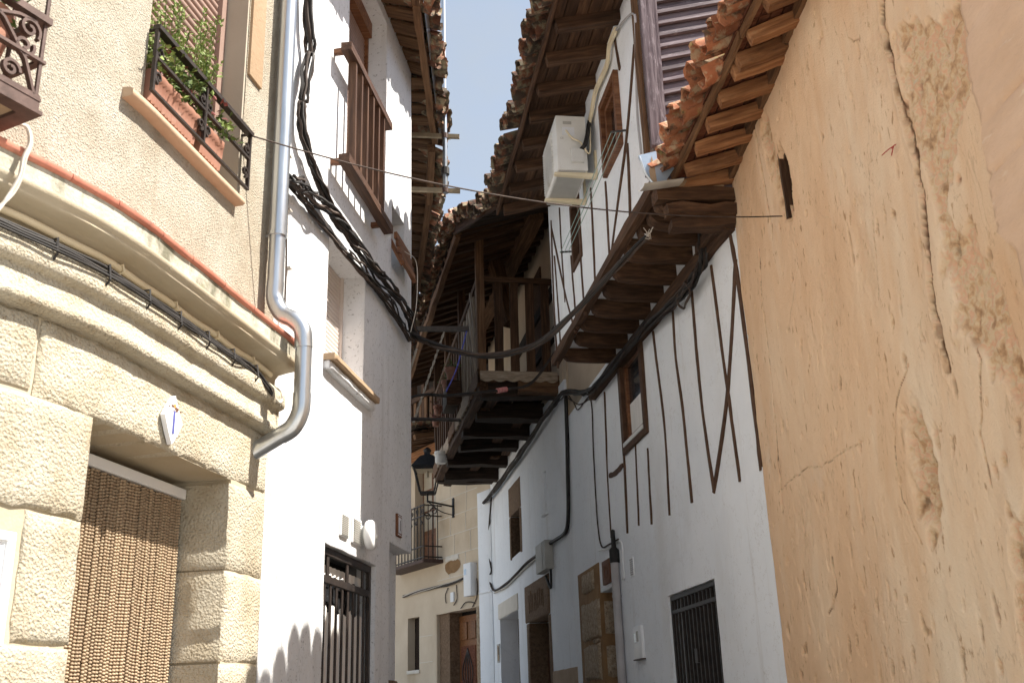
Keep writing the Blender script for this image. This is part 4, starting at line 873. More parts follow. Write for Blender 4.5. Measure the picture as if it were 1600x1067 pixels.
part('back_wall',G().wbox(WR,-.02,5.5,0,6.8,-3.2,-3.0),MT['white_r'],H6)
part('floor',G().wbox(WR,.02,3.19,4.605,4.65,-3,.44),MT['darkwood'],H6)
part('sun_block_wall',G().wbox(WR,3.31,5.6,4.605,7.3,-.35,-.05),MT['beigewall'],H6)  # unseen wall added to block sun behind the jetty
# painted timbers
TM=[([(1142,369),(1155,447),(1182,660),(1190,735)],.042),([(1150,405),(1144,529),(1135,636),(1116,769)],.045),([(1112,415),(1131,560),(1142,640),(1157,752)],.030),([(1082,454),(1090,560),(1101,660),(1116,765)],.040),
    ([(1052,486),(1057,560),(1068,645),(1082,785)],.036),([(1021,518),(1026,560),(1040,674),(1047,805)],.034),([(1013,700),(1015,740),(1019,819)],.034),([(994,693),(999,821)],.018),([(975,700),(977,740),(981,833)],.046),([(953,743),(962,739),(974,726)],.05),([(945,612),(950,740),(956,840)],.026)]
for p,w_ in TM: strip(WR,p,0,w_,MT['paintstrip'],H6)
TU=[([(992,70),(981,204),(966,320),(956,400)],.030),([(960,52),(969,109)],.030),([(981,225),(984,290),(986,358)],.030),([(947,284),(950,340),(954,410)],.030),([(924,294),(928,380),(931,444)],.022),([(906,365),(910,430),(915,493)],.022),([(893,400),(897,450),(902,513)],.024),([(875,325),(879,400),(884,472)],.022),([(862,345),(866,470),(872,575)],.030),([(863,358),(882,450),(900,520)],.028),([(867,400),(873,480),(877,545)],.02)]
for p,w_ in TU: strip(WR,p,.5,w_,MT['paintstrip'],H6)
# ground-floor window
wf=thing('small_casement_window','small brown casement window between the timber strips under the jetty','window',WR.pt(2.55,3.66,0))
frame_parts(WR,WN[0]-.075,WN[1]+.075,WN[2]-.05,WN[3]+.06,-.03,.026,.085,MT['paintstrip'],wf)
frame_parts(WR,WN[0]+.012,WN[1]-.012,WN[2]+.036,WN[3]-.026,-.05,-.012,.05,MT['varnish'],wf,'sash')
part('pane',G().wbox(WR,WN[0]+.05,WN[1]-.05,WN[2]+.07,WN[3]-.06,-.045,-.038),MT['glass'],wf); part('net_curtain',G().wbox(WR,WN[0]+.06,WN[1]-.06,WN[2]+.04,WN[2]+.36,-.0375,-.0345),MT['curtain'],wf)
part('window_sill',G().wbox(WR,WN[0]+.0,WN[1]-.0,WN[2]+.0,WN[2]+.034,-.06,.034),MT['dirtywhite'],wf)
# barred gate
T=thing('black_barred_gate','black barred gate in the shaded half-timbered house front','gate',WR.pt(1.5,0,-.02))
a,b,c=GR[0]+.006,GR[1]-.006,GR[3]-.006
for (p,q,r_,t_) in ((a,a+.03,0,c),(b-.03,b,0,c),(a+.03,b-.03,c-.03,c),(a+.03,b-.03,2.215,2.24)): part('frame',G().wbox(WR,p,q,r_,t_,-.045,-.015),MT['iron'],T)
for i in range(12):
    s=a+.03+(b-a-.06)*(i+.5)/12; part('bar',G().wbox(WR,s-.008,s+.008,.02,c-.03,-.037,-.021),MT['iron'],T)
part('door_panel',G().wbox(WR,a,b,0,c,-.125,-.10),MT['dark'],T); part('lock_plate',G().wbox(WR,(a+b)/2-.03,(a+b)/2+.03,1.86,1.95,-.04,-.008),MT['iron'],T)
# doorway with granite quoins
part('mortar',G().wbox(WR,4.215,5.20,-.3,2.885,-.24,.008),MT['mortar'],H6,bevel=.006)
for (p,q,r_,t_,o0) in ((4.42,4.92,2.66,2.845,-.05),(4.235,5.02,2.215,2.56,-.20),(4.30,4.98,1.845,2.165,-.20),(4.24,5.1,1.35,1.80,-.21),(4.30,4.55,2.17,2.21,-.1),(4.26,5.05,.8,1.3,-.21),(4.24,5.1,.1,.75,-.21)): part('quoin_stone',block(WR,p,q,r_,t_,o0,.030,.022,.022,.05),MT['granite'],H6,smooth=70)
g=G()
for (p,q,r_,t_) in ((2.235,2.52,2.22,2.54),(1.86,2.10,1.86,2.15),(1.38,1.76,1.4,1.78)):
    pass
for (r_,t_) in ((2.235,2.53),(1.86,2.13),(1.38,1.77),(.85,1.27)):
    gg=G(); n=9
    for i in range(n+1):
        for j in range(n+1):
            z=r_+(t_-r_)*j/n; oo=-.195+.17*i/n; edge_=min(i,n-i,j,n-j); gg.v.append(tuple(WR.pt(4.211-(.022 if edge_>0 else 0)-.008*noise.noise(V((z*20,oo*20,r_))),z+.012*noise.noise(V((oo*20,z*9,r_))),oo)))
    for i in range(n):
        for j in range(n): k=i*(n+1)+j; gg.f.append((k,k+1,k+n+2,k+n+1))
    part('quoin_stone',gg,MT['granite'],H6,smooth=80)
part('door',G().wbox(WR,DR[0]-.02,DR[1]+.02,0,DR[3]+.02,-.26,-.22),MT['sootwood'],H6)
# drain pipe, number sign, vent, meter
T=thing('grey_drainpipe','grey plastic pipe with black cap beside the granite-quoined doorway','pipe',WR.pt(3.40,0,.04))
part('pipe',G().tube([WR.pt(3.40,-.1,.045),WR.pt(3.40,2.80,.045)],.036,14),MT['greypipe'],T,smooth=50); part('cap',G().lathe(WR.pt(3.40,2.77,.045),UP,[(.043,0),(.043,.11),(.022,.135),(.018,.28),(.0,.29)],14),MT['black'],T,smooth=40)
for z in (2.48,1.2): part('clamp',G().tube([WR.pt(3.40,z,.045),WR.pt(3.40,z+.02,.045)],.040,14),MT['greypipe'],T)
T=thing('number_sign','small square brown ceramic house number sign over the granite-quoined doorway','house number',WR.pt(3.93,2.7,0)); s,z=WR.pix(949,893,.01)
part('plaque',G().wbox(WR,s-.15,s+.15,z-.105,z+.105,-.005,.026),MT['brownglaze'],T,bevel=.006); me,M=text_mesh('19',WR,s,z-.065,.027,.13,.004); link('numeral',me,MT['brownglaze'],T,M)
T=thing('perforated_vent','tiny perforated vent right of the grey drainpipe','vent',WR.pt(2.98,2.68,0)); s,z=WR.pix(988,885,.0)
part('plate',G().wbox(WR,s-.055,s+.055,z-.075,z+.075,-.005,.006),MT['whitepl'],T)
for i in range(5):
    for j in range(8): part('perforation',G().wbox(WR,s-.045+.02*i+(.006 if j%2 else 0),s-.033+.02*i+(.006 if j%2 else 0),z-.066+.017*j,z-.056+.017*j,.0055,.0068),MT['rustiron'],T)
T=thing('electric_meter_box','white electric meter box with two small windows on the timbered house','meter box',WR.pt(2.9,1.9,0)); s,z=WR.pix(1000,1003,.0)
part('cover',G().wbox(WR,s-.13,s+.13,z-.125,z+.125,-.01,.022),MT['whitepl'],T,bevel=.006); part('ledge',G().wbox(WR,s-.14,s+.13,z-.135,z-.126,-.01,.03),MT['rustiron'],T)
part('reading_window',G().wbox(WR,s-.045,s+.01,z+.005,z+.085,.02,.026),MT['greybox'],T); part('reading_window',G().wbox(WR,s+.03,s+.085,z+.005,z+.075,.02,.026),MT['ceramic'],T)
# jetty
for k,(s,z) in enumerate(((.03,4.40),(.27,4.425),(.49,4.435),(.82,4.44),(1.20,4.45),(1.55,4.455),(1.92,4.46),(2.28,4.47),(2.66,4.475),(3.08,4.48))):
    w_=.105+random.uniform(-.012,.015); ln=.47+random.uniform(-.03,.01); zt=4.598; zb=z; g=G(); h=zt-zb
    prof=[(-.12,zb+.006*random.uniform(-1,1)),(ln*.35,zb+.008*random.uniform(-1,1)),(ln-.13,zb),(ln-.045,zb+.012),(ln-.01,zb+.045),(ln,zb+h*.62),(ln-.015,zt-.012),(ln-.03,zt),(-.12,zt)]
    m=len(prof); seg=3
    for q in range(seg+1):
        ss=s-w_/2+w_*q/seg
        for (o,z_) in prof: g.v.append(tuple(WR.pt(ss,z_+(.012 if q in (0,seg) and z_<zt-.02 else 0)+random.uniform(-.002,.002),o)))
    for q in range(seg):
        for j in range(m): g.f.append((q*m+j,q*m+(j+1)%m,(q+1)*m+(j+1)%m,(q+1)*m+j))
    g.f.append(tuple(range(m))); g.f.append(tuple(seg*m+j for j in range(m))[::-1])
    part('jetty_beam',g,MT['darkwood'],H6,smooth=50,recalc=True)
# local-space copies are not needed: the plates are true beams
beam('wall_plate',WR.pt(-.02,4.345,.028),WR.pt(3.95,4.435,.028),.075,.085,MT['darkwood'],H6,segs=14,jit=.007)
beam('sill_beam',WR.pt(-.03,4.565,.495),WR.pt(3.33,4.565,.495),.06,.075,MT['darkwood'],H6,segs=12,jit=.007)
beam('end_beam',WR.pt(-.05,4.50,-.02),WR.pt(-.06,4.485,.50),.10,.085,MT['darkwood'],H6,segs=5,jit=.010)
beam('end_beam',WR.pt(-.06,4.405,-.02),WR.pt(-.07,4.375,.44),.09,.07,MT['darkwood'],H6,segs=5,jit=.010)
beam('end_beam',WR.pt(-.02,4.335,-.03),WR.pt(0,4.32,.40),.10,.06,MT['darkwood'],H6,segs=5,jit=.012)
for k,(o0,o1) in enumerate(((.06,.14),(.22,.42))): part('brick',block(WR,-.10,-.03,4.548,4.615,0,.01) if 0 else G().wbox(WR,-.075,-.01,4.55,4.60,o0,o1),MT['ochre'],H6,bevel=.006)
beam('near_strut',WR.pt(-.03,4.34,.09),WR.pt(.5,4.40,.05),.06,.07,MT['darkwood'],H6,segs=3)
# gable of weathered boards
z=4.30
while z<7.2:
    o0=.40; a=WR.pt(-.05,z+random.uniform(-.004,.004),o0); ln=2.0; b=WR.pt(-.05,z+ln*math.tan(R(15.5))+random.uniform(-.01,.01),o0-ln)
    if z>4.45: 
        M_=beam('gable_board',a,b,.020,.105,MT['greywood'],H6,up=(WR.dirv(0)*.34+UP).normalized(),segs=5,jit=.002)
    z+=.084+random.uniform(-.006,.006)
part('gable_backing',G().wbox(WR,.0,.06,4.62,7.4,-2.2,.46),MT['dark'],H6)
beam('corner_post',WR.pt(-.085,4.81,.445),WR.pt(-.085,6.9,.445),.105,.04,MT['greywood'],H6,up=WR.dirv(0)*-1,segs=6,jit=.004)
beam('corner_board',WR.pt(-.03,4.64,.515),WR.pt(-.03,6.3,.515),.03,.06,MT['wood'],H6,up=WR.dirv(0)*-1,segs=6,jit=.003)
# upper casement
wf=thing('upper_casement_window','brown upper casement window beside the air conditioner','window',WR.pt(.77,5.2,.5))
frame_parts(WR,U1[0]-.03,U1[1]+.03,U1[2]-.03,U1[3]+.03,.46,.535,.055,MT['varnish'],wf); frame_parts(WR,U1[0]+.03,U1[1]-.03,U1[2]+.03,U1[3]-.03,.45,.505,.035,MT['varnish'],wf,'sash')
part('pane',G().wbox(WR,U1[0]+.06,U1[1]-.06,U1[2]+.06,U1[3]-.06,.455,.462),MT['glass'],wf); part('net_curtain',G().wbox(WR,U1[0]+.16,U1[0]+.27,U1[2]+.065,U1[3]-.2,.4625,.464),MT['curtain'],wf)
wf=thing('narrow_dark_window','narrow dark window behind the air conditioner on the upper wall','window',WR.pt(2.1,5,.5))
frame_parts(WR,U2[0],U2[1],U2[2],U2[3],.46,.515,.05,MT['paintstrip'],wf); part('pane',G().wbox(WR,U2[0]+.04,U2[1]-.04,U2[2]+.04,U2[3]-.04,.455,.462),MT['glass'],wf)
# roof of the timbered house
RT=thing('timbered_house_roof','high dark-soffited tile roof over the half-timbered house','roof',WR.pt(1.5,6.1,.8))
oa,ob_=.985,.985; ea=WR.pt(-.03,6.02,.985); eb=WR.pt(3.28,6.02,.985)
for k in range(9):
    s=.0+.395*k; beam('rafter',WR.pt(s,6.0,.95),WR.pt(s,6.155,.30),.07,.085,MT['darkwood'],RT,segs=4,jit=.005)
n=6
for k in range(n):
    o0=.985-.085*k; z=6.055+.02*k; beam('soffit_board',WR.pt(-.03,z,o0-.04),WR.pt(3.28,z,o0-.04),.080,.018,MT['darkwood'],RT,up=(UP+WR.nrm(0)*.23).normalized(),segs=10,jit=.002)
beam('eave_board',WR.pt(-.03,6.03,.992),WR.pt(3.28,6.03,.992),.02,.06,MT['darkwood'],RT,segs=10,jit=.003)
p0=WR.pt(-.03,6.09,.99); p1=WR.pt(3.28,6.09,.99); p2=WR.pt(3.28,7.25,-3.0); p3=WR.pt(-.03,7.25,-3.0)
part('roof_deck',G().hexa([p0,p1,p2,p3,p0+V((0,0,.02)),p1+V((0,0,.02)),p2+V((0,0,.02)),p3+V((0,0,.02))]),MT['sootwood'],RT,recalc=True)
eave(RT,WR.pt(.02,6.10,.985),WR.pt(3.25,6.10,.985),-WR.nrm(0),R(16),'olddark_tile',3,.186,.115,6)
# metal flashing and gutter end under the near corner
T=thing('metal_flashing','curled bluish metal flashing sheet with rust spot at the timbered house corner','flashing',WR.pt(-.1,4.7,.45))
WG=Wall([tuple(WR.pt(-.14,0,.6).xy),tuple(WR.pt(-.14,0,-.5).xy)],1)
fl=[(998,243),(1042,232),(1062,250),(1036,290),(1023,289),(1010,270)]; g=G(); P=[WG.px(u,v) for u,v in fl]
g.v=[tuple(p) for p in P]+[tuple(p+WR.dirv(0)*.006) for p in P]; n=len(fl); g.f=[tuple(range(n)),tuple(range(n,2*n))]+[(k,(k+1)%n,n+(k+1)%n,n+k) for k in range(n)]
part('sheet',g,MT['sheet'],T,recalc=True); c=WG.px(1018,265)
g=G(); P=[WG.px(u,v)-WR.dirv(0)*.002 for u,v in ((1018,244),(1023,262),(1027,288),(1018,287),(1014,268))]; g.v=[tuple(p) for p in P]; g.f=[(0,1,2,3,4)]; part('rust_patch',g,MT['ochre'],T)
cable('rolled_edge',[WG.px(999,245),WG.px(1008,270),WG.px(1023,290)],.008,MT['zinc'],T)
T=thing('gutter_end','bent grey gutter end poking out below the metal flashing','gutter',WR.pt(-.1,4.55,.5))
a=WG.px(998,300)+WR.dirv(0)*-.06; b=WG.px(1062,287)+WR.dirv(0)*-.02; g=G(); n=10
d=(b-a); ax=d.normalized(); sd=ax.cross(UP).normalized()
for i in range(2):
    for r_ in (.05,.045):
        for k in range(n+1): q=math.pi*k/n; g.v.append(tuple((a if i==0 else b)+sd*math.cos(q)*r_-UP*math.sin(q)*r_*.32))
m=n+1
for k in range(n):
    g.f+=[(k,k+1,2*m+k+1,2*m+k),(m+k,3*m+k,3*m+k+1,m+k+1),(k,m+k,m+k+1,k+1),(2*m+k,2*m+k+1,3*m+k+1,3*m+k)]
part('gutter',g,MT['greybox'],T,smooth=50,recalc=True)
# air conditioner
T=thing('air_conditioner','white air conditioner outdoor unit on cream brackets high on the right','air conditioner',WR.pt(1.55,5.36,.7))
s0,s1,z0,z1,o0,o1=1.27,1.83,5.385,5.85,.575,.805
part('casing',G().wbox(WR,s0,s1,z0,z1,o0,o1),MT['dirtywhite'],T,bevel=.008)
part('front_grille',merge(*[G().wbox(WR,s0+.16,s1-.03,z0+.05+.022*i,z0+.058+.022*i,o1-.002,o1+.012) for i in range(17)]),MT['dirtywhite'],T)
part('fan_well',G().lathe(WR.pt((s0+s1)/2+.08,z0+.235,o1+.001),WR.nrm(0),[(.17,0),(.17,.003)],28),MT['dark'],T)
part('valve_cover',G().wbox(WR,s0-.028,s0,z0+.06,z0+.17,o0+.03,o0+.13),MT['dirtywhite'],T,bevel=.006)
part('handle_recess',G().wbox(WR,s0-.003,s0+.002,z1-.075,z1-.05,o1-.12,o1-.055),MT['greybox'],T); part('rating_label',G().wbox(WR,s0-.0025,s0+.001,z1-.17,z1-.10,o1-.14,o1-.045),MT['ceramic'],T)
part('base_rail',G().wbox(WR,s0+.005,s1-.005,z0-.012,z0,o0+.02,o1-.01),MT['greybox'],T)
for s in (1.30,1.72):
    part('bracket',G().hexa([WR.pt(s-.02,5.335,.505),WR.pt(s+.02,5.335,.505),WR.pt(s+.02,5.35,.83),WR.pt(s-.02,5.35,.83),WR.pt(s-.02,5.375,.505),WR.pt(s+.02,5.375,.505),WR.pt(s+.02,5.372,.83),WR.pt(s-.02,5.372,.83)]),MT['cream'],T,bevel=.003,bseg=1); part('bracket_upright',G().wbox(WR,s-.018,s+.018,5.335,5.57,.500,.515),MT['cream'],T)
for k in range(2): me,M=text_mesh('CE',Wall([tuple(WR.pt(s0,0,1.0).xy),tuple(WR.pt(s0,0,.3).xy)],1),.235+0*k,z1-.205,.004,.016,.0008)
link('lettering',me,MT['greybox'],T,M)
hp=[WR.pt(s0-.01,5.56,.62),WR.pt(s0-.05,5.58,.60),WR.pt(s0-.02,5.70,.565),WR.px(921,190,.53),WR.px(925,170,.53),WR.px(931,140,.53),WR.px(948,100,.53),WR.px(952,70,.53),WR.px(962,45,.53),WR.px(988,22,.53),WR.px(992,40,.53)]
cable('refrigerant_hose',hp[:4],.017,MT['black'],T); cable('refrigerant_hose',[p+WR.dirv(0)*.04 for p in hp[:4]],.014,MT['black'],T)
cable('hose_trunk',hp[3:9],.014,MT['cream'],T); cable('hose_trunk',[p+V((0,0,-.03)) for p in hp[3:9]],.011,MT['cream'],T); cable('power_cable',[WR.pt(s0-.004,5.72,.73),WR.pt(s0-.03,5.64,.69),WR.pt(s0-.04,5.60,.63),WR.px(921,240,.56),WR.px(922,200,.54)],.007,MT['cream'],T)
cable('drop_pipe',[WR.px(a,b,.525) for a,b in ((960,50),(988,22),(993,45),(994,110),(996,180),(1002,240))],.009,MT['greypipe'],T)
# washing lines between two wall arms
T=thing('washing_line','pale green washing lines strung between iron arms on the upper white wall','washing line',WR.pt(.6,5.3,.6))
A1=WR.px(955,207,.66); A2=WR.px(977,204,.50); part('arm',G().tube([A2,A1],.008,6),MT['iron'],T); B1=WR.px(876,394,.66); B2=WR.px(893,393,.50); part('arm',G().tube([B2,B1],.008,6),MT['iron'],T)
for k in range(3): cable('line',[A1+WR.nrm(0)*(-.03*k),(A1+B1)/2+WR.nrm(0)*(-.03*k)+V((0,0,-.01)),B1+WR.nrm(0)*(-.03*k)],.0028,MT['greenline'],T)
# ================================================================== FAR RIGHT: WHITE HOUSE WITH WOODEN GALLERY
H7=thing('gallery_house','far white house with stone-framed doorways under the wooden balcony','house',W4.pt(2.5,ground_z(13)))
N1=(2.88,3.62,3.60,4.19); N2=(1.13,1.27,3.80,4.30); D2=(1.285,2.52,.2,2.655); D3=(3.27,4.80,.2,2.87)
part('wall',wallgrid(W4,-.02,5.42,.1,5.08,[N1+(.16,),N2+(.10,),D2+(.26,),D3+(.30,)],.16,.008,21,.4,edge=.008),MT['white_r'],H7,recalc=True)
part('upper_wall',wallgrid(W4,.1,5.42,5.08,7.5,(),.3,.006,23,.3,o=-.02),MT['beigewall'],H7,recalc=True)
part('side_wall',G().wbox(W4,-.05,.1,4.6,7.6,-3,-.03),MT['beigewall'],H7)
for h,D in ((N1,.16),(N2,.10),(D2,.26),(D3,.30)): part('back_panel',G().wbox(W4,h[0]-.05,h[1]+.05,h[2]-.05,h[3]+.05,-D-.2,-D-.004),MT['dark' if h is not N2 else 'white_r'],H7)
part('sun_block_mass',G().wbox(W4,.12,5.4,.1,7.2,-3.0,-.62),MT['dark'],H7)  # unseen solid block, added to stop sun leaking through the openings
# window surround
for (a,b,c,d) in ((2.80,3.70,4.178,4.59),(2.80,2.895,3.58,4.17),(3.605,3.70,3.58,4.17)): part('surround_stone',block(W4,a,b,c,d,-.15,.014,.008,.006,.08),MT['browngranite'],H7,smooth=60)
part('slit_sill',block(W4,1.08,1.30,3.765,3.80,-.1,.05,.006,.003,.03),MT['white_r'],H7)
# doorway 2: carved lintel and jamb stones
part('lintel_stone',block(W4,1.21,2.71,2.642,3.10,-.25,.016,.010,.008,.08),MT['browngranite'],H7,smooth=60)
rs=random.Random(8)
for k in range(9):
    s=1.5+k*.11; part('carved_stroke',G().tube([W4.pt(s,2.76+rs.uniform(-.02,.02),.018),W4.pt(s+rs.uniform(-.02,.02),2.98+rs.uniform(-.04,.03),.018)],.008,5),MT['browngranite'],H7)
for (a,b) in ((1.19,1.30),(2.505,2.66)):
    for (c,d) in ((.3,1.0),(1.01,1.75),(1.76,2.634)): part('jamb_stone',block(W4,a,b,c,d,-.26,.012,.008,.006,.09),MT['browngranite'],H7,smooth=60)
part('door',G().wbox(W4,1.29,2.51,.3,2.3,-.262,-.225),MT['varnish'],H7)
# doorway 3
part('lintel_plaster',G().wbox(W4,3.26,4.87,2.875,3.09,-.02,.014),MT['joint'],H7,bevel=.006); part('door',G().wbox(W4,3.25,4.82,.3,2.9,-.302,-.27),MT['darkwood'],H7)
part('dado',block(W4,-.02,1.18,.1,2.0,-.05,.012,.006,.004,.1),MT['dado'],H7)
T=thing('wall_plaque','small framed plaque beside the farthest right doorway','plaque',W4.pt(4.97,2.4,0)); s,z=W4.pix(780,1020,.0)
frame_parts(W4,s-.10,s+.10,z-.13,z+.13,-.005,.016,.025,MT['greybox'],T); part('panel',G().wbox(W4,s-.08,s+.08,z-.11,z+.11,-.004,.010),MT['ochre'],T); part('mark',G().wbox(W4,s-.04,s+.0,z-.02,z+.09,.0095,.012),MT['sootwood'],T)
T=thing('grey_junction_box','grey telephone junction box above the carved stone lintel','junction box',W4.pt(1.45,3.1,.05)); a=W4.pix(843,868,.05); b=W4.pix(860,897,.05)
part('box',G().wbox(W4,b[0]+.02,a[0],3.11,3.44,0,.10),MT['greybox'],T,bevel=.010); part('lid_rib',G().wbox(W4,b[0]+.16,b[0]+.18,3.12,3.43,.098,.106),MT['greybox'],T)
# ------------------------------------------------ wooden gallery
B=thing('wooden_balcony','old dark wooden balcony with scalloped valance jutting over the lane','balcony',W4.pt(2.5,5.0,.45))
s0,s1,ov=.38,5.30,.90; zf=5.10
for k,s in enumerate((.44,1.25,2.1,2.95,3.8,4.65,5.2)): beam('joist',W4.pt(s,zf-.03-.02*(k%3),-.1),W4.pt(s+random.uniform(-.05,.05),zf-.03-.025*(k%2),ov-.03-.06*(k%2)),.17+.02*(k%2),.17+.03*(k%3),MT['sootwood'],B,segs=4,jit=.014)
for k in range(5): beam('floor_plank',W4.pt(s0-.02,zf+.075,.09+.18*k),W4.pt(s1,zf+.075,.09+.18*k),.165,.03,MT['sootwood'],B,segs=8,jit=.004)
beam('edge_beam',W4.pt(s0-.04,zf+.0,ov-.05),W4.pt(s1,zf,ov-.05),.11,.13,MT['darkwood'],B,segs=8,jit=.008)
beam('end_beam',W4.pt(s0-.06,zf-.02,-.05),W4.pt(s0-.06,zf-.02,.46),.10,.14,MT['wood'],B,segs=4,jit=.010); beam('end_beam',W4.pt(s0-.05,zf+.09,-.05),W4.pt(s0-.05,zf+.09,ov),.10,.06,MT['wood'],B,segs=5,jit=.008)
def valance(fn,n,h,thickdir):
    g=G()
    for i in range(n+1):
        t=i/n; q=fn(t); lo=-h-.028*abs(math.sin(t*n*.55)); 
        for d in (0,.02): g.v+= [tuple(q+V((0,0,lo))+thickdir*d),tuple(q+thickdir*d)]
    for i in range(n):
        a=4*i; b=a+4; g.f+=[(a,b,b+1,a+1),(a+2,a+3,b+3,b+2),(a,a+2,b+2,b),(a+1,b+1,b+3,a+3)]
    return g
part('valance',valance(lambda t:W4.pt(s0-.125,zf+.15,ov*(1-t)+.0),34,.10,W4.dirv(0)),MT['palewood'],B,recalc=True)
for k in range(7):
    a_,b_=k/7,(k+.985)/7; dz=random.uniform(-.02,.02); part('valance',valance(lambda t:W4.pt(s0-.1+(s1-s0+.1)*(a_+(b_-a_)*t),zf+.16+dz,ov+.03+.01*(k%2)),18,.15+random.uniform(-.02,.03),W4.nrm(0)*-1),MT['palewood' if k%3 else 'wood'],B,recalc=True)
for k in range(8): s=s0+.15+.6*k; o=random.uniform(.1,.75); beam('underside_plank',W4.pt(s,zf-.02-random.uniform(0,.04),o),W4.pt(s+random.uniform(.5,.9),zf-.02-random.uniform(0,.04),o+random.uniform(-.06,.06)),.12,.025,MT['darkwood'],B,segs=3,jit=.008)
for s in (s0-.04,2.0,3.6,5.1): beam('post',W4.pt(s,zf+.1,ov-.03),W4.pt(s,7.05,ov-.03),.095,.095,MT['wood' if s<1 else 'darkwood'],B,up=W4.dirv(0),segs=6,jit=.005)
zr_=6.40
beam('top_rail',W4.pt(s0-.05,zr_,.0),W4.pt(s0-.05,zr_,ov-.07),.07,.065,MT['darkwood'],B,segs=4,jit=.003)
for k in range(4): o=.10+.185*k; beam('baluster',W4.pt(s0-.05,zf+.13,o+.01),W4.pt(s0-.05,zr_-.03,o),.10,.035,MT['darkwood'],B,up=W4.dirv(0)*-1,segs=3,jit=.003)
beam('top_rail',W4.pt(s0,zr_,ov-.02),W4.pt(s1,zr_,ov-.02),.07,.065,MT['darkwood'],B,segs=6,jit=.003)
n=18
for k in range(n):
    s=s0+.18+(s1-s0-.3)*k/(n-1); beam('baluster',W4.pt(s,zf+.13,ov-.02),W4.pt(s,zr_-.03,ov-.02),.09,.028,MT['palewood' if k<7 else 'darkwood'],B,up=W4.nrm(0),segs=3,jit=.003)
for k in range(3): beam('brace_slat',W4.pt(s0+.02+.12*k,zf+.16,ov+.01),W4.pt(s0+.35+.16*k,zr_-.02-.15*k,ov+.03),.05,.02,MT['palewood'],B,up=W4.nrm(0),segs=2)
beam('corner_strut',W4.pt(s0+.6,6.1,.4),W4.pt(1.35,7.25,.55),.17,.15,MT['wood'],B,segs=6,jit=.012)
part('dark_door',G().wbox(W4,1.0,1.9,5.2,6.9,-.05,.0),MT['darkwood'],B)  # dark wood panel on the gallery wall
for z in (6.28,5.75): beam('wall_rail',W4.pt(.12,z,.0),W4.pt(3,z,.0),.06,.12,MT['sootwood'],B,segs=4)
# roof over the gallery
RG=thing('gallery_roof','sagging tiled roof with exposed rafters over the far wooden balcony','roof',W4.pt(2,7,.6))
e0=V((-.60,10.78,6.80)); e1=V((-1.93,17.3,6.90)); inw=-W4.nrm(0); ed=(e1-e0)
for k in range(24):
    p=e0+ed*((k+.3)/24); q=p+inw*1.6+V((0,0,.56)); beam('rafter',p+V((0,0,-.02)),q,.085,.085,MT['darkwood'],RG,segs=5,jit=.012)
for k in range(9):
    o=.06+.17*k; a=e0+inw*o+V((0,0,.35*o+.045)); b=a+ed; beam('roof_board',a,b,.16,.02,MT['sootwood'],RG,up=(UP-inw*.35).normalized(),segs=10,jit=.004)
for (a,w_,m) in ((.02,.07,'wood'),(.95,.16,'wood')): beam('purlin',e0+inw*a+V((0,0,.35*a-.08))+ed*.0,e1+inw*a+V((0,0,.35*a-.08)),w_,w_,MT[m],RG,segs=12,jit=.012)
A=e0+V((0,0,.07)); Bq=e1+V((0,0,.07)); up_=inw*4+V((0,0,1.4)); part('roof_deck',G().hexa([A,Bq,Bq+up_,A+up_,A+V((0,0,.02)),Bq+V((0,0,.02)),Bq+up_+V((0,0,.02)),A+up_+V((0,0,.02))]),MT['sootwood'],RG,recalc=True)
eave(RG,e0+V((0,0,.06))+ed*.01,e1+V((0,0,.06)),inw,R(19.3),'olddark_tile',2,.192,.12,6)
# verge tiles on the near end
cov,cha=tiles('pinktile')
for k in range(7):
    p=e0+inw*(.02+.27*k)+V((0,-.06,.35*(.02+.27*k)+.16)); Xd=-(inw+V((0,0,.35))).normalized()
    link('verge_tile',random.choice(cov),MT['pinktile' if k in (0,1) else 'tile'],RG,axes(p-Xd*.36,Xd,UP)@Matrix.Rotation(R(random.uniform(-4,4)),4,'Z'))
    link('verge_tile',random.choice(cov),MT['olddark_tile'],RG,axes(p-Xd*.36+V((0,-.02,-.07)),Xd,UP)@Matrix.Rotation(R(random.uniform(-4,4)),4,'Z'))
beam('verge_board',e0+V((0,-.05,.02)),e0+inw*1.6+V((0,-.05,.58)),.025,.13,MT['darkwood'],RG,segs=5,jit=.006)
# roof piece linking the timbered house eave to the gallery verge
LA=WR.pt(3.27,6.14,.985); LB=e0+V((-.02,-.05,.02)); ld=(LB-LA); lin=V((ld.y,-ld.x,0)).normalized(); ln_=ld.length
eave(RG,LA,LB,lin,R(17),'olddark_tile',3,.18,.10,9)
beam('link_board',LA+V((0,0,-.02)),LB+V((0,0,-.06)),.03,.10,MT['darkwood'],RG,segs=6,jit=.006)
p=[LA+V((0,0,.02)),LB+V((0,0,.02)),LB+lin*2.2+V((0,0,.75)),LA+lin*2.2+V((0,0,.75))]; part('link_deck',G().hexa(p+[q+V((0,0,.02)) for q in p]),MT['sootwood'],RG,recalc=True)
for k in range(7): q=LA+ld*((k+.5)/7); beam('link_rafter',q+V((0,0,-.03)),q+lin*1.8+V((0,0,.56)),.07,.08,MT['sootwood'],RG,segs=3,jit=.01)
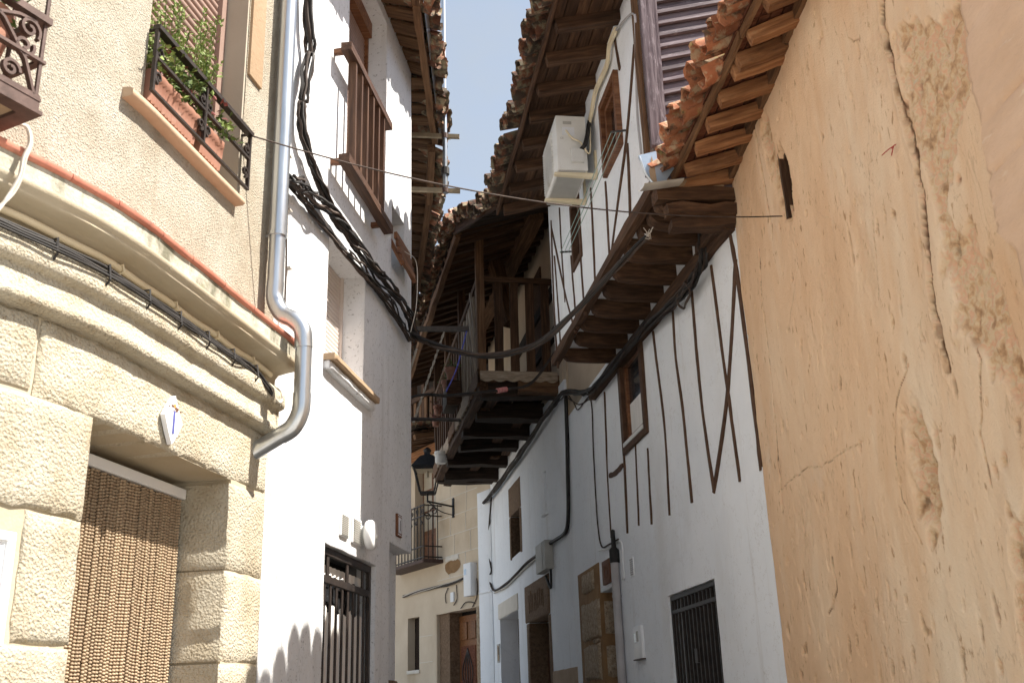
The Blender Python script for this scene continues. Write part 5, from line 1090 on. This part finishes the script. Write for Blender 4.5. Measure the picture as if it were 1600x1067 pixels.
# plant shelf on the gallery
T=thing('hanging_planter_box','dark planter box hung outside the far wooden balcony','planter',W4.pt(1.7,5.55,1.0))
PB=lambda u,v,o=1.02:W4.pix(u,v,o)
s,z=PB(703,620); part('box',merge(G().wbox(W4,s-.30,s+.25,z-.16,z+.10,.93,1.09)),MT['sootwood'],T,bevel=.01)
part('end_board',G().wbox(W4,s-.33,s-.305,z-.20,z+.13,.92,1.10),MT['darkwood'],T)
for k,(u,v,lab) in enumerate(((706,583,'upper terracotta pot of greenery above the hanging planter box'),(700,602,'second terracotta pot tucked just below the topmost pot'),(684,636,'small pale terracotta pot hanging left of the planter box'),(681,654,'lowest small terracotta pot below the planter box'))):
    T=thing('hanging_pot',lab,'flower pot',W4.px(u,v+12,1.02+.07*(k>1)),'pots on the far balcony'); c=W4.px(u,v+12,1.02+.07*(k>1)); r=.085 if k<2 else .062
    part('pot',G().lathe(c,UP,[(r*.66,0),(r*.92,r*1.5),(r*1.08,r*1.5),(r*1.1,r*2.0),(r*.9,r*2.0),(r*.85,r*1.8)],16),MT['terra'],T,smooth=40)
    g=G(); leaves(g,c+V((0,0,r*2.1)),90 if k<2 else 50,.05,.045,random.Random(k)); part('foliage',g,MT['leaf' if k<2 else 'redleaf'],T,smooth=None)['kind']='stuff'
T=thing('white_insulator_pot','small pale pot on the lower far corner of the wooden balcony','pot',W4.px(689,725,.98)); c=W4.px(689,724,.98); part('pot',G().lathe(c,UP,[(.07,0),(.085,.03),(.085,.12),(.095,.13),(.095,.17),(.06,.17)],14),MT['dirtywhite'],T,smooth=40)
# ================================================================== END OF LANE: BUFF HOUSE
H8=thing('end_house','buff scored-render house with panelled door and iron balcony closing the lane','house',WE.pt(2,ground_z(17)))
DE=(.52,1.93,.4,3.165); WI=(2.63,3.1,2.31,3.2); FD=(1.95,2.80,4.06,5.85)
part('wall',wallgrid(WE,-.02,5,.3,6.05,[DE+(.24,),WI+(.14,),FD+(.16,)],.2,.006,31,.4,edge=.006),MT['endwall'],H8,recalc=True)
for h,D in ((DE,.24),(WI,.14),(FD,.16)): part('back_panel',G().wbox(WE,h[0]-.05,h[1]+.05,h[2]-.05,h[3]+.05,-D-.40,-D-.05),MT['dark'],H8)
part('white_strip',block(WE,-.02,.40,.4,4.95,-.05,.030,.008,.006,.1),MT['white_r'],H8); part('white_strip',block(WE,-.02,.36,3.34,3.37,-.02,.055,.006,.004,.1),MT['white_r'],H8)
part('door_jamb',block(WE,.405,.515,.4,3.17,-.22,.022,.006,.006,.09),MT['granite'],H8); part('door_jamb',block(WE,1.935,2.08,.4,3.17,-.22,.014,.006,.006,.09),MT['endwall'],H8)
part('sun_block_mass',G().wbox(WE,-.4,5.2,.3,6.0,-3.5,-.55),MT['dark'],H8)  # unseen block added behind the facade to keep sun out
# scored block joints
for k,z in enumerate((3.30,3.72,4.08,4.42,4.74,5.06,5.38,5.7)):
    if z<3.5: continue
    for (a,b) in ((.42,1.90),): part('joint',G().wbox(WE,a,b,z-.007,z+.007,-.001,.0075),MT['joint'],H8)
rs=random.Random(2)
for z0_,z1_ in zip((3.72,4.08,4.42,4.74,5.06,5.38),(4.08,4.42,4.74,5.06,5.38,5.7)):
    for s in (.78+rs.uniform(-.1,.1),1.35+rs.uniform(-.1,.1)): part('joint',G().wbox(WE,s-.006,s+.006,z0_+.008,z1_-.008,-.001,.0065),MT['joint'],H8)
for (a,b,z) in ((2.10,2.6,2.85),(2.10,2.6,2.42),(2.1,3.4,1.98)): part('joint',G().wbox(WE,a,b,z-.006,z+.006,-.001,.0065),MT['joint'],H8)
# broken render patch
g=G(); n=14; c=WE.pix(708,884); 
for k in range(n): a=2*math.pi*k/n; g.v.append(tuple(WE.pt(c[0]+.28*math.cos(a)*(1+.3*noise.noise(V((k*.8,1,0)))),c[1]+.12*math.sin(a)*(1+.5*noise.noise(V((k*.8,5,0)))),.009)))
g.f.append(tuple(range(n))); part('render_patch',g,MT['mortar'],H8)
c=WE.pix(706,873); part('patch_rim',block(WE,c[0]-.26,c[0]+.22,c[1]-.03,c[1]+.05,-.02,.022,.010,.02,.04),MT['joint'],H8)
# panelled door
dd=part('door_leaf',G().wbox(WE,DE[0]+.02,DE[1]-.36,.4,DE[3]-.06,-.28,-.235),MT['honey'],H8); sA,sB=DE[0]+.02,DE[1]-.36; ms=sB-.42
part('door_side',G().wbox(WE,DE[1]-.36,DE[1]+.0,.4,3.17,-.30,-.05),MT['browngranite'],H8)
part('meeting_stile',G().wbox(WE,sA+.36,sA+.40,.4,DE[3]-.06,-.234,-.215),MT['honey'],dd)
for (a,b) in ((sA+.04,sA+.33),(sA+.44,sA+.70),(sA+.74,sB-.04)):
    for (c,d) in ((2.72,3.0),(1.42,1.68),(1.10,1.36),(.7,1.04)): part('panel',G().wbox(WE,a,b,c,d,-.234,-.214),MT['honey'],dd,bevel=.014)
for (a,b) in ((sA+.06,sA+.31),(sA+.47,sB-.06)): part('grille_panel',G().wbox(WE,a,b,1.78,2.62,-.2345,-.225),MT['redboard'],dd); part('grille',merge(*[G().tube(spline([WE.pt(a+(b-a)*.5,1.82,-.215),WE.pt(a+(b-a)*(.5+.12*k),2.2,-.21),WE.pt(a+(b-a)*.5,2.58,-.215)],5),.008,5) for k in (-3,-1.5,0,1.5,3)]),MT['iron'],dd)
part('sash',G().wbox(WE,WI[0],WI[1],WI[2],WI[3],-.2,-.15),MT['sootwood'],H8); part('window_sill',block(WE,2.60,3.1,2.25,2.31,-.1,.03,.006,.004,.06),MT['joint'],H8)
# french window
fw=part('french_window',G().wbox(WE,FD[0],FD[1],FD[2],FD[3],-.19,-.16),MT['varnish'],H8)
for (a,b) in ((FD[0]+.06,(FD[0]+FD[1])/2-.04),((FD[0]+FD[1])/2+.04,FD[1]-.06)):
    for (c,d) in ((4.70,5.02),(5.06,5.40),(5.44,5.78)): part('pane',G().wbox(WE,a,b,c,d,-.161,-.152),MT['lampglass'],fw)
    part('panel',G().wbox(WE,a,b,4.12,4.62,-.161,-.145),MT['varnish'],fw,bevel=.01)
T=thing('end_iron_balcony','black wrought-iron balcony railing on the buff house at the lane end','balcony',WE.pt(2.4,4.05,.2))
b0,b1,bo=1.73,3.4,.34; part('slab',block(WE,b0-.04,b1,4.00,4.06,-.1,bo+.04,.01,.004,.1),MT['rustiron'],T)
for z in (4.10,4.28,4.80,4.98): part('rail',merge(G().wbox(WE,b0,b1,z-.01,z+.01,bo-.012,bo+.012),G().wbox(WE,b0-.012,b0+.012,z-.01,z+.01,0,bo-.012)),MT['iron'],T)
for k in range(14): s=b0+(b1-b0)*k/13; part('bar',G().tube([WE.pt(s,4.06,bo),WE.pt(s,5.0,bo)],.011,6),MT['iron'],T)
for k in range(3): o=.08+.09*k; part('bar',G().tube([WE.pt(b0,4.06,o),WE.pt(b0,5.0,o)],.009,6),MT['iron'],T)
for k in range(8): s=b0+.06+(b1-b0)*k/8; part('scroll',merge(scroll(WE,s,4.89,bo,.05,1.3,1 if k%2 else -1,0,.012,.014),scroll(WE,s+.04,4.70,bo,.045,1.3,-1 if k%2 else 1,math.pi,.012,.014)),MT['iron'],T,smooth=50)
part('side_scroll',merge(*[scroll(Wall([tuple(WE.pt(b0,0,-.1).xy),tuple(WE.pt(b0,0,.6).xy)],-1),.25+.12*k,4.88-.1*k,0,.07,1.4,1,0,.014,.014) for k in range(2)]),MT['iron'],T,smooth=50)
# street lantern
lp=WE.pt(1.28,5.0,.12); T=thing('street_lantern','black four-sided lantern on an iron wall arm at the lane end','street lamp',lp)
s,z=WE.pix(709,790,.0); zb=z; part('wall_plate',G().wbox(WE,s-.03,s+.03,z-.20,z+.13,0,.02),MT['lamp'],T)
tip=WE.px(668,783,.62); a=WE.pt(s,tip.z,.02); part('arm',G().tube([a,tip],.016,8),MT['lamp'],T); cable('stay',[WE.pt(s,z-.16,.02),(a+tip)/2+V((0,0,-.12)),tip+V((0,0,-.0))],.009,MT['lamp'],T)
c=tip+V((0,0,.12)); part('stem',G().tube([tip+V((0,0,-.02)),c],.014,8),MT['lamp'],T)
bw,tw,hh=.12,.21,.42
def ringp(r,z): return [c+V((r*x,r*y,z)) for x,y in ((-1,-1),(1,-1),(1,1),(-1,1))]
part('base_frame',G().hexa(ringp(bw,0)+ringp(bw+.005,.03)),MT['lamp'],T); part('top_frame',G().hexa(ringp(tw,hh-.02)+ringp(tw+.03,hh+.02)),MT['lamp'],T)
for (x,y) in ((-1,-1),(1,-1),(1,1),(-1,1)): part('corner_bar',G().tube([c+V((bw*x,bw*y,.02)),c+V((tw*x,tw*y,hh))],.014,5),MT['lamp'],T)
part('reflector',G().hexa(ringp(tw-.03,hh-.03)+ringp(tw-.05,hh-.021)),MT['lampglass'],T)
part('bulb_holder',G().tube([c+V((0,0,hh-.04)),c+V((0,0,hh-.14))],.03,8),MT['lampglass'],T)
part('hood',G().add(ringp(tw+.04,hh+.02)+ringp(.11,hh+.21)+ringp(.05,hh+.24)+ringp(.045,hh+.30),[(0,3,2,1)]+[(i*4+k,i*4+(k+1)%4,(i+1)*4+(k+1)%4,(i+1)*4+k) for i in range(3) for k in range(4)]+[(12,13,14,15)]),MT['lamp'],T,smooth=20); part('finial',G().lathe(c+V((0,0,hh+.29)),UP,[(.06,0),(.07,.03),(.045,.06),(.0,.09)],10),MT['lamp'],T)
T=thing('end_meter_box','white wall box with blue sticker beside the panelled door','meter box',WE.pt(.7,3.5,.05)); a=WE.pix(727,881,.08); b=WE.pix(742,931,.08)
part('box',G().wbox(WE,b[0]+.06,a[0],b[1]+.02,a[1],0,.12),MT['whitepl'],T,bevel=.008); part('sticker',G().wbox(WE,a[0]-.10,a[0]-.03,a[1]-.18,a[1]-.09,.119,.1225),MT['sheet'],T)
cable_bundle('end_wall_cables','bundle of cables clipped across the buff end house below its balcony',[WE.px(a,b,.03) for a,b in ((630,932),(650,925),(680,917),(705,911),(728,902))],5,.02,.011,['greycable','browncable','black'],5,1.5)
T=thing('door_bell_wire','thin looping wires over the panelled door','cable',WE.pt(1,3.4,.01))
for P_ in ([(742,942),(735,940),(727,941),(720,950)],[(713,913),(714,935),(709,945)],[(700,918),(696,930),(697,942)],[(745,903),(746,920),(744,935),(738,948)]): cable('wire',[WE.px(a,b,.02) for a,b in P_],.008,MT['browncable'],T)
part('switch',G().wbox(WE,*sorted([WE.pix(706,930)[0],WE.pix(711,930)[0]]),WE.pix(708,940)[1],WE.pix(708,925)[1],0,.03),MT['whitepl'],T)
# eave of the end house and dark upper storey
RE=thing('end_house_eave','brown plank eave above the lane-end balcony window','roof',WE.pt(2.4,6.05,.3))
beam('wall_plate',WE.pt(.3,6.0,.05),WE.pt(5,6.12,.05),.12,.14,MT['redwood'],RE,segs=8,jit=.008)
for k in range(14): s=1.35+.26*k; beam('rafter',WE.pt(s,6.05,.70),WE.pt(s,6.26,-.1),.09,.09,MT['wood'],RE,segs=3,jit=.008)
for k in range(5): beam('roof_board',WE.pt(1.3,6.13+.04*k,.66-.16*k),WE.pt(5,6.13+.04*k,.66-.16*k),.15,.025,MT['darkwood'],RE,segs=6,jit=.004)
p=[WE.pt(1.2,6.17,.74),WE.pt(5.2,6.17,.74),WE.pt(5.2,6.9,-2),WE.pt(1.2,6.9,-2)]; part('roof_deck',G().hexa(p+[q+V((0,0,.02)) for q in p]),MT['sootwood'],RE,recalc=True)
eave(RE,WE.pt(1.25,6.17,.74),WE.pt(5.1,6.17,.74),-WE.nrm(0),R(15),'olddark_tile',2,.2,.1,6)
H9=thing('dark_loft','unlit timber loft gallery above the lane-end eave','building',WE.pt(2.4,6.3,-.6))
part('back_wall',G().wbox(WE,-.5,6.5,6.2,9.6,-1.6,-1.3),MT['sootwood'],H9)
for k in range(9): s=.2+.55*k; beam('post',WE.pt(s,6.35,-.55),WE.pt(s,8.6,-.55),.12,.12,MT['darkwood'],H9,up=WE.dirv(0),segs=4)
for z in (6.75,7.5): beam('rail',WE.pt(0,z,-.5),WE.pt(6,z,-.5),.09,.10,MT['darkwood'],H9,segs=6)
for k in range(16): s=1.2+.24*k; beam('baluster',WE.pt(s,6.4,-.5),WE.pt(s,7.48,-.5),.10,.03,MT['wood'],H9,up=WE.nrm(0),segs=2)
part('roof',G().hexa([WE.pt(-.8,8.6,.3),WE.pt(7,8.6,.3),WE.pt(7,9.8,-2.5),WE.pt(-.8,9.8,-2.5),WE.pt(-.8,8.7,.3),WE.pt(7,8.7,.3),WE.pt(7,9.9,-2.5),WE.pt(-.8,9.9,-2.5)]),MT['olddark_tile'],H9,recalc=True)
# ================================================================== CABLES OVER THE LANE
def span(name,label,A,Bp,pixels,count,Rb,r,mats,seed,twist=2,messy=.5,cat='cable'):
    A=V(A); Bp=V(Bp); Wc=Wall([tuple(A.xy),tuple(Bp.xy)],1); return cable_bundle(name,label,[A]+[Wc.px(u,v) for u,v in pixels]+[Bp],count,Rb,r,mats,seed,twist,6,messy,cat)
span('lane_cables','thick bundle of cables sagging across the lane to the jetty',W2.px(643,520,.05),WR.px(1014,368,.52),[(665,533),(700,545),(750,556),(800,552),(850,531),(900,485),(950,432),(985,395)],7,.016,.0068,['black','browncable'],11,2.5)
A=W1.pt(.872,3.985,.035); Bp=WMud.px(1222,338,.005); n=14; pts=[]
for i in range(n+1):
    t=i/n; p=A.lerp(Bp,t); p.z-=.40*4*t*(1-t)*.30; pts.append(p)
T=thing('guy_wire','single thin steel wire slung across the lane from the window guard','wire',A); part('wire',G().tube(spline(pts,3),.0038,5),MT['browncable'],T,smooth=70)
cable_bundle('jetty_wall_cables','knotted cable bundle fixed along the wall under the jetty beams',[WR.px(a,b,.075) for a,b in ((1098,330),(1097,380),(1096,415),(1075,450),(1053,474),(1011,510),(975,552),(929,606),(905,613),(886,612))]+[W4.px(a,b,.08) for a,b in ((872,622),(850,652),(820,700),(790,742),(768,772),(750,790))],8,.030,.0095,['black','browncable'],13,3.5,messy=1.0)
T=thing('coiled_cable','loose coil of cable on the wall beneath the jetty','cable',WR.px(1065,460,.08))
for k in range(2): c=WR.pix(1068,462,.09); part('loop',G().tube([WR.pt(c[0]+.11*math.cos(a*.3)*(1+.1*k),c[1]+.085*math.sin(a*.3+k*.2),.09+.01*math.sin(a)) for a in range(22)],.006,5),MT['browncable'],T,smooth=70)
T=thing('twist_wires','pale wire ends twisted around the cable where it meets the jetty','wire',WR.px(1012,366,.54)); rs=random.Random(6); c=WR.px(1012,367,.545)
for k in range(8): cable('wire_end',[c,c+V((rs.uniform(-.02,.02),rs.uniform(-.02,.02),rs.uniform(-.02,.02))),c+V((rs.uniform(-.06,.06),rs.uniform(-.05,.05),rs.uniform(-.05,.06)))],.0025,MT['greycable'],T,4,4)
span('gallery_wire','dark cable with pink tape stretched below the far balcony',V((-1.0,8.6,4.13)),W4.px(868,548,.35),[(660,617),(700,618),(750,613),(790,608),(830,598)],2,.010,.010,['black','browncable'],15,1)
T=thing('pink_tape','strip of pink tape wrapped round the dark cable under the balcony','tape',W4.px(785,608,.6))
Wc=Wall([(-1.0,8.6),tuple(W4.px(868,548,.35).xy)],1); part('tape',G().tube([Wc.px(777,610.5),Wc.px(791,608)],.026,8),surf('pink_tape',[(.3,(.45,.12,.12)),(.7,(.6,.3,.28))],30),T,smooth=50)
# cables down the far white house
T=thing('corner_cable','black cable running down the far white house corner to the junction box','cable',W4.pt(0,4.5,.02))
cable('cable',[W4.px(a,b,.03) for a,b in ((884,615),(886,680),(887,740),(888,800),(884,830),(868,843),(850,855),(838,868))],.022,MT['black'],T,6)
cable('cable',[W4.px(a,b,.03) for a,b in ((838,868),(822,880),(805,898),(790,912),(772,922),(764,905),(755,897),(742,899))],.018,MT['browncable'],T,6)
cable('cable',[W4.px(a,b,.025) for a,b in ((838,872),(822,886),(805,903),(790,917),(772,926))],.012,MT['greycable'],T,6)
cable('cable',[W4.px(a,b,.03) for a,b in ((859,856),(860,880),(861,905),(860,918),(853,900))],.015,MT['black'],T,6)
cable('cable',[W4.px(a,b,.03) for a,b in ((768,776),(764,830),(765,870),(767,895),(752,905),(742,908))],.014,MT['browncable'],T,6)
T=thing('thin_drop_wire','thin brown wire dropping from the jetty to the grey drainpipe','wire',WR.pt(4.6,3.5,.01))
cable('wire',[WR.px(a,b,.012) for a,b in ((888,622),(905,632),(921,624),(925,640),(927,700),(930,760),(934,820),(940,853),(952,850),(966,842))],.0075,MT['browncable'],T,6); cable('wire',[WR.px(a,b,.014) for a,b in ((936,860),(950,856),(965,846),(972,850),(974,880),(975,900),(973,905))],.0075,MT['whitepl'],T,6)
cable('wire',[WR.px(a,b,.012) for a,b in ((886,614),(897,630),(903,640),(915,625),(930,608))],.006,MT['browncable'],T,6)
# cloth-line rods and ropes by the far balcony
T=thing('twisted_rope','pale twisted rope slanting up beside the far balcony','rope',V((-.9,10.2,5)))
Wq=Wall([(-1.2,10.4),(.5,10.4)],1)
for k in range(2): part('strand',G().tube([Wq.px(695,515)+V((.008*math.cos(i*1.1+3.14*k),.008*math.sin(i*1.1+3.14*k),0))+(Wq.px(646,660)-Wq.px(695,515))*(i/40) for i in range(41)],.0065,5),MT['greycable'],T,smooth=70)
T=thing('pale_stick','second pale rope slanting up at the white house corner','rope',V((-.9,10.2,5))); part('strand',G().tube([Wq.px(651,545),Wq.px(632,610)],.012,6),MT['greycable'],T)
T=thing('steel_angle_bracket','dark steel bracket arm projecting from the left wall over the ropes','bracket',V((-.8,9.8,5)))
Wq2=Wall([(-1.3,9.8),(.5,9.8)],1); a=Wq2.px(640,512); b=Wq2.px(733,514); beam('arm',a+V((-.4,0,0)),b,.05,.045,MT['iron'],T,segs=1,jit=0)
T=thing('blue_cord','blue cord hanging from the bracket arm past the pots','cord',b); cable('cord',[b+V((-.02,0,0)),Wq2.px(722,545),Wq2.px(712,580),Wq2.px(697,612)],.007,MT['blue'],T)
T=thing('lower_rod','dark horizontal rod low across the gap by the white corner','rod',V((-.9,9.8,4))); part('rod',G().tube([Wq2.px(636,652)+V((-.3,0,0)),Wq2.px(720,656)],.018,7),MT['iron'],T)
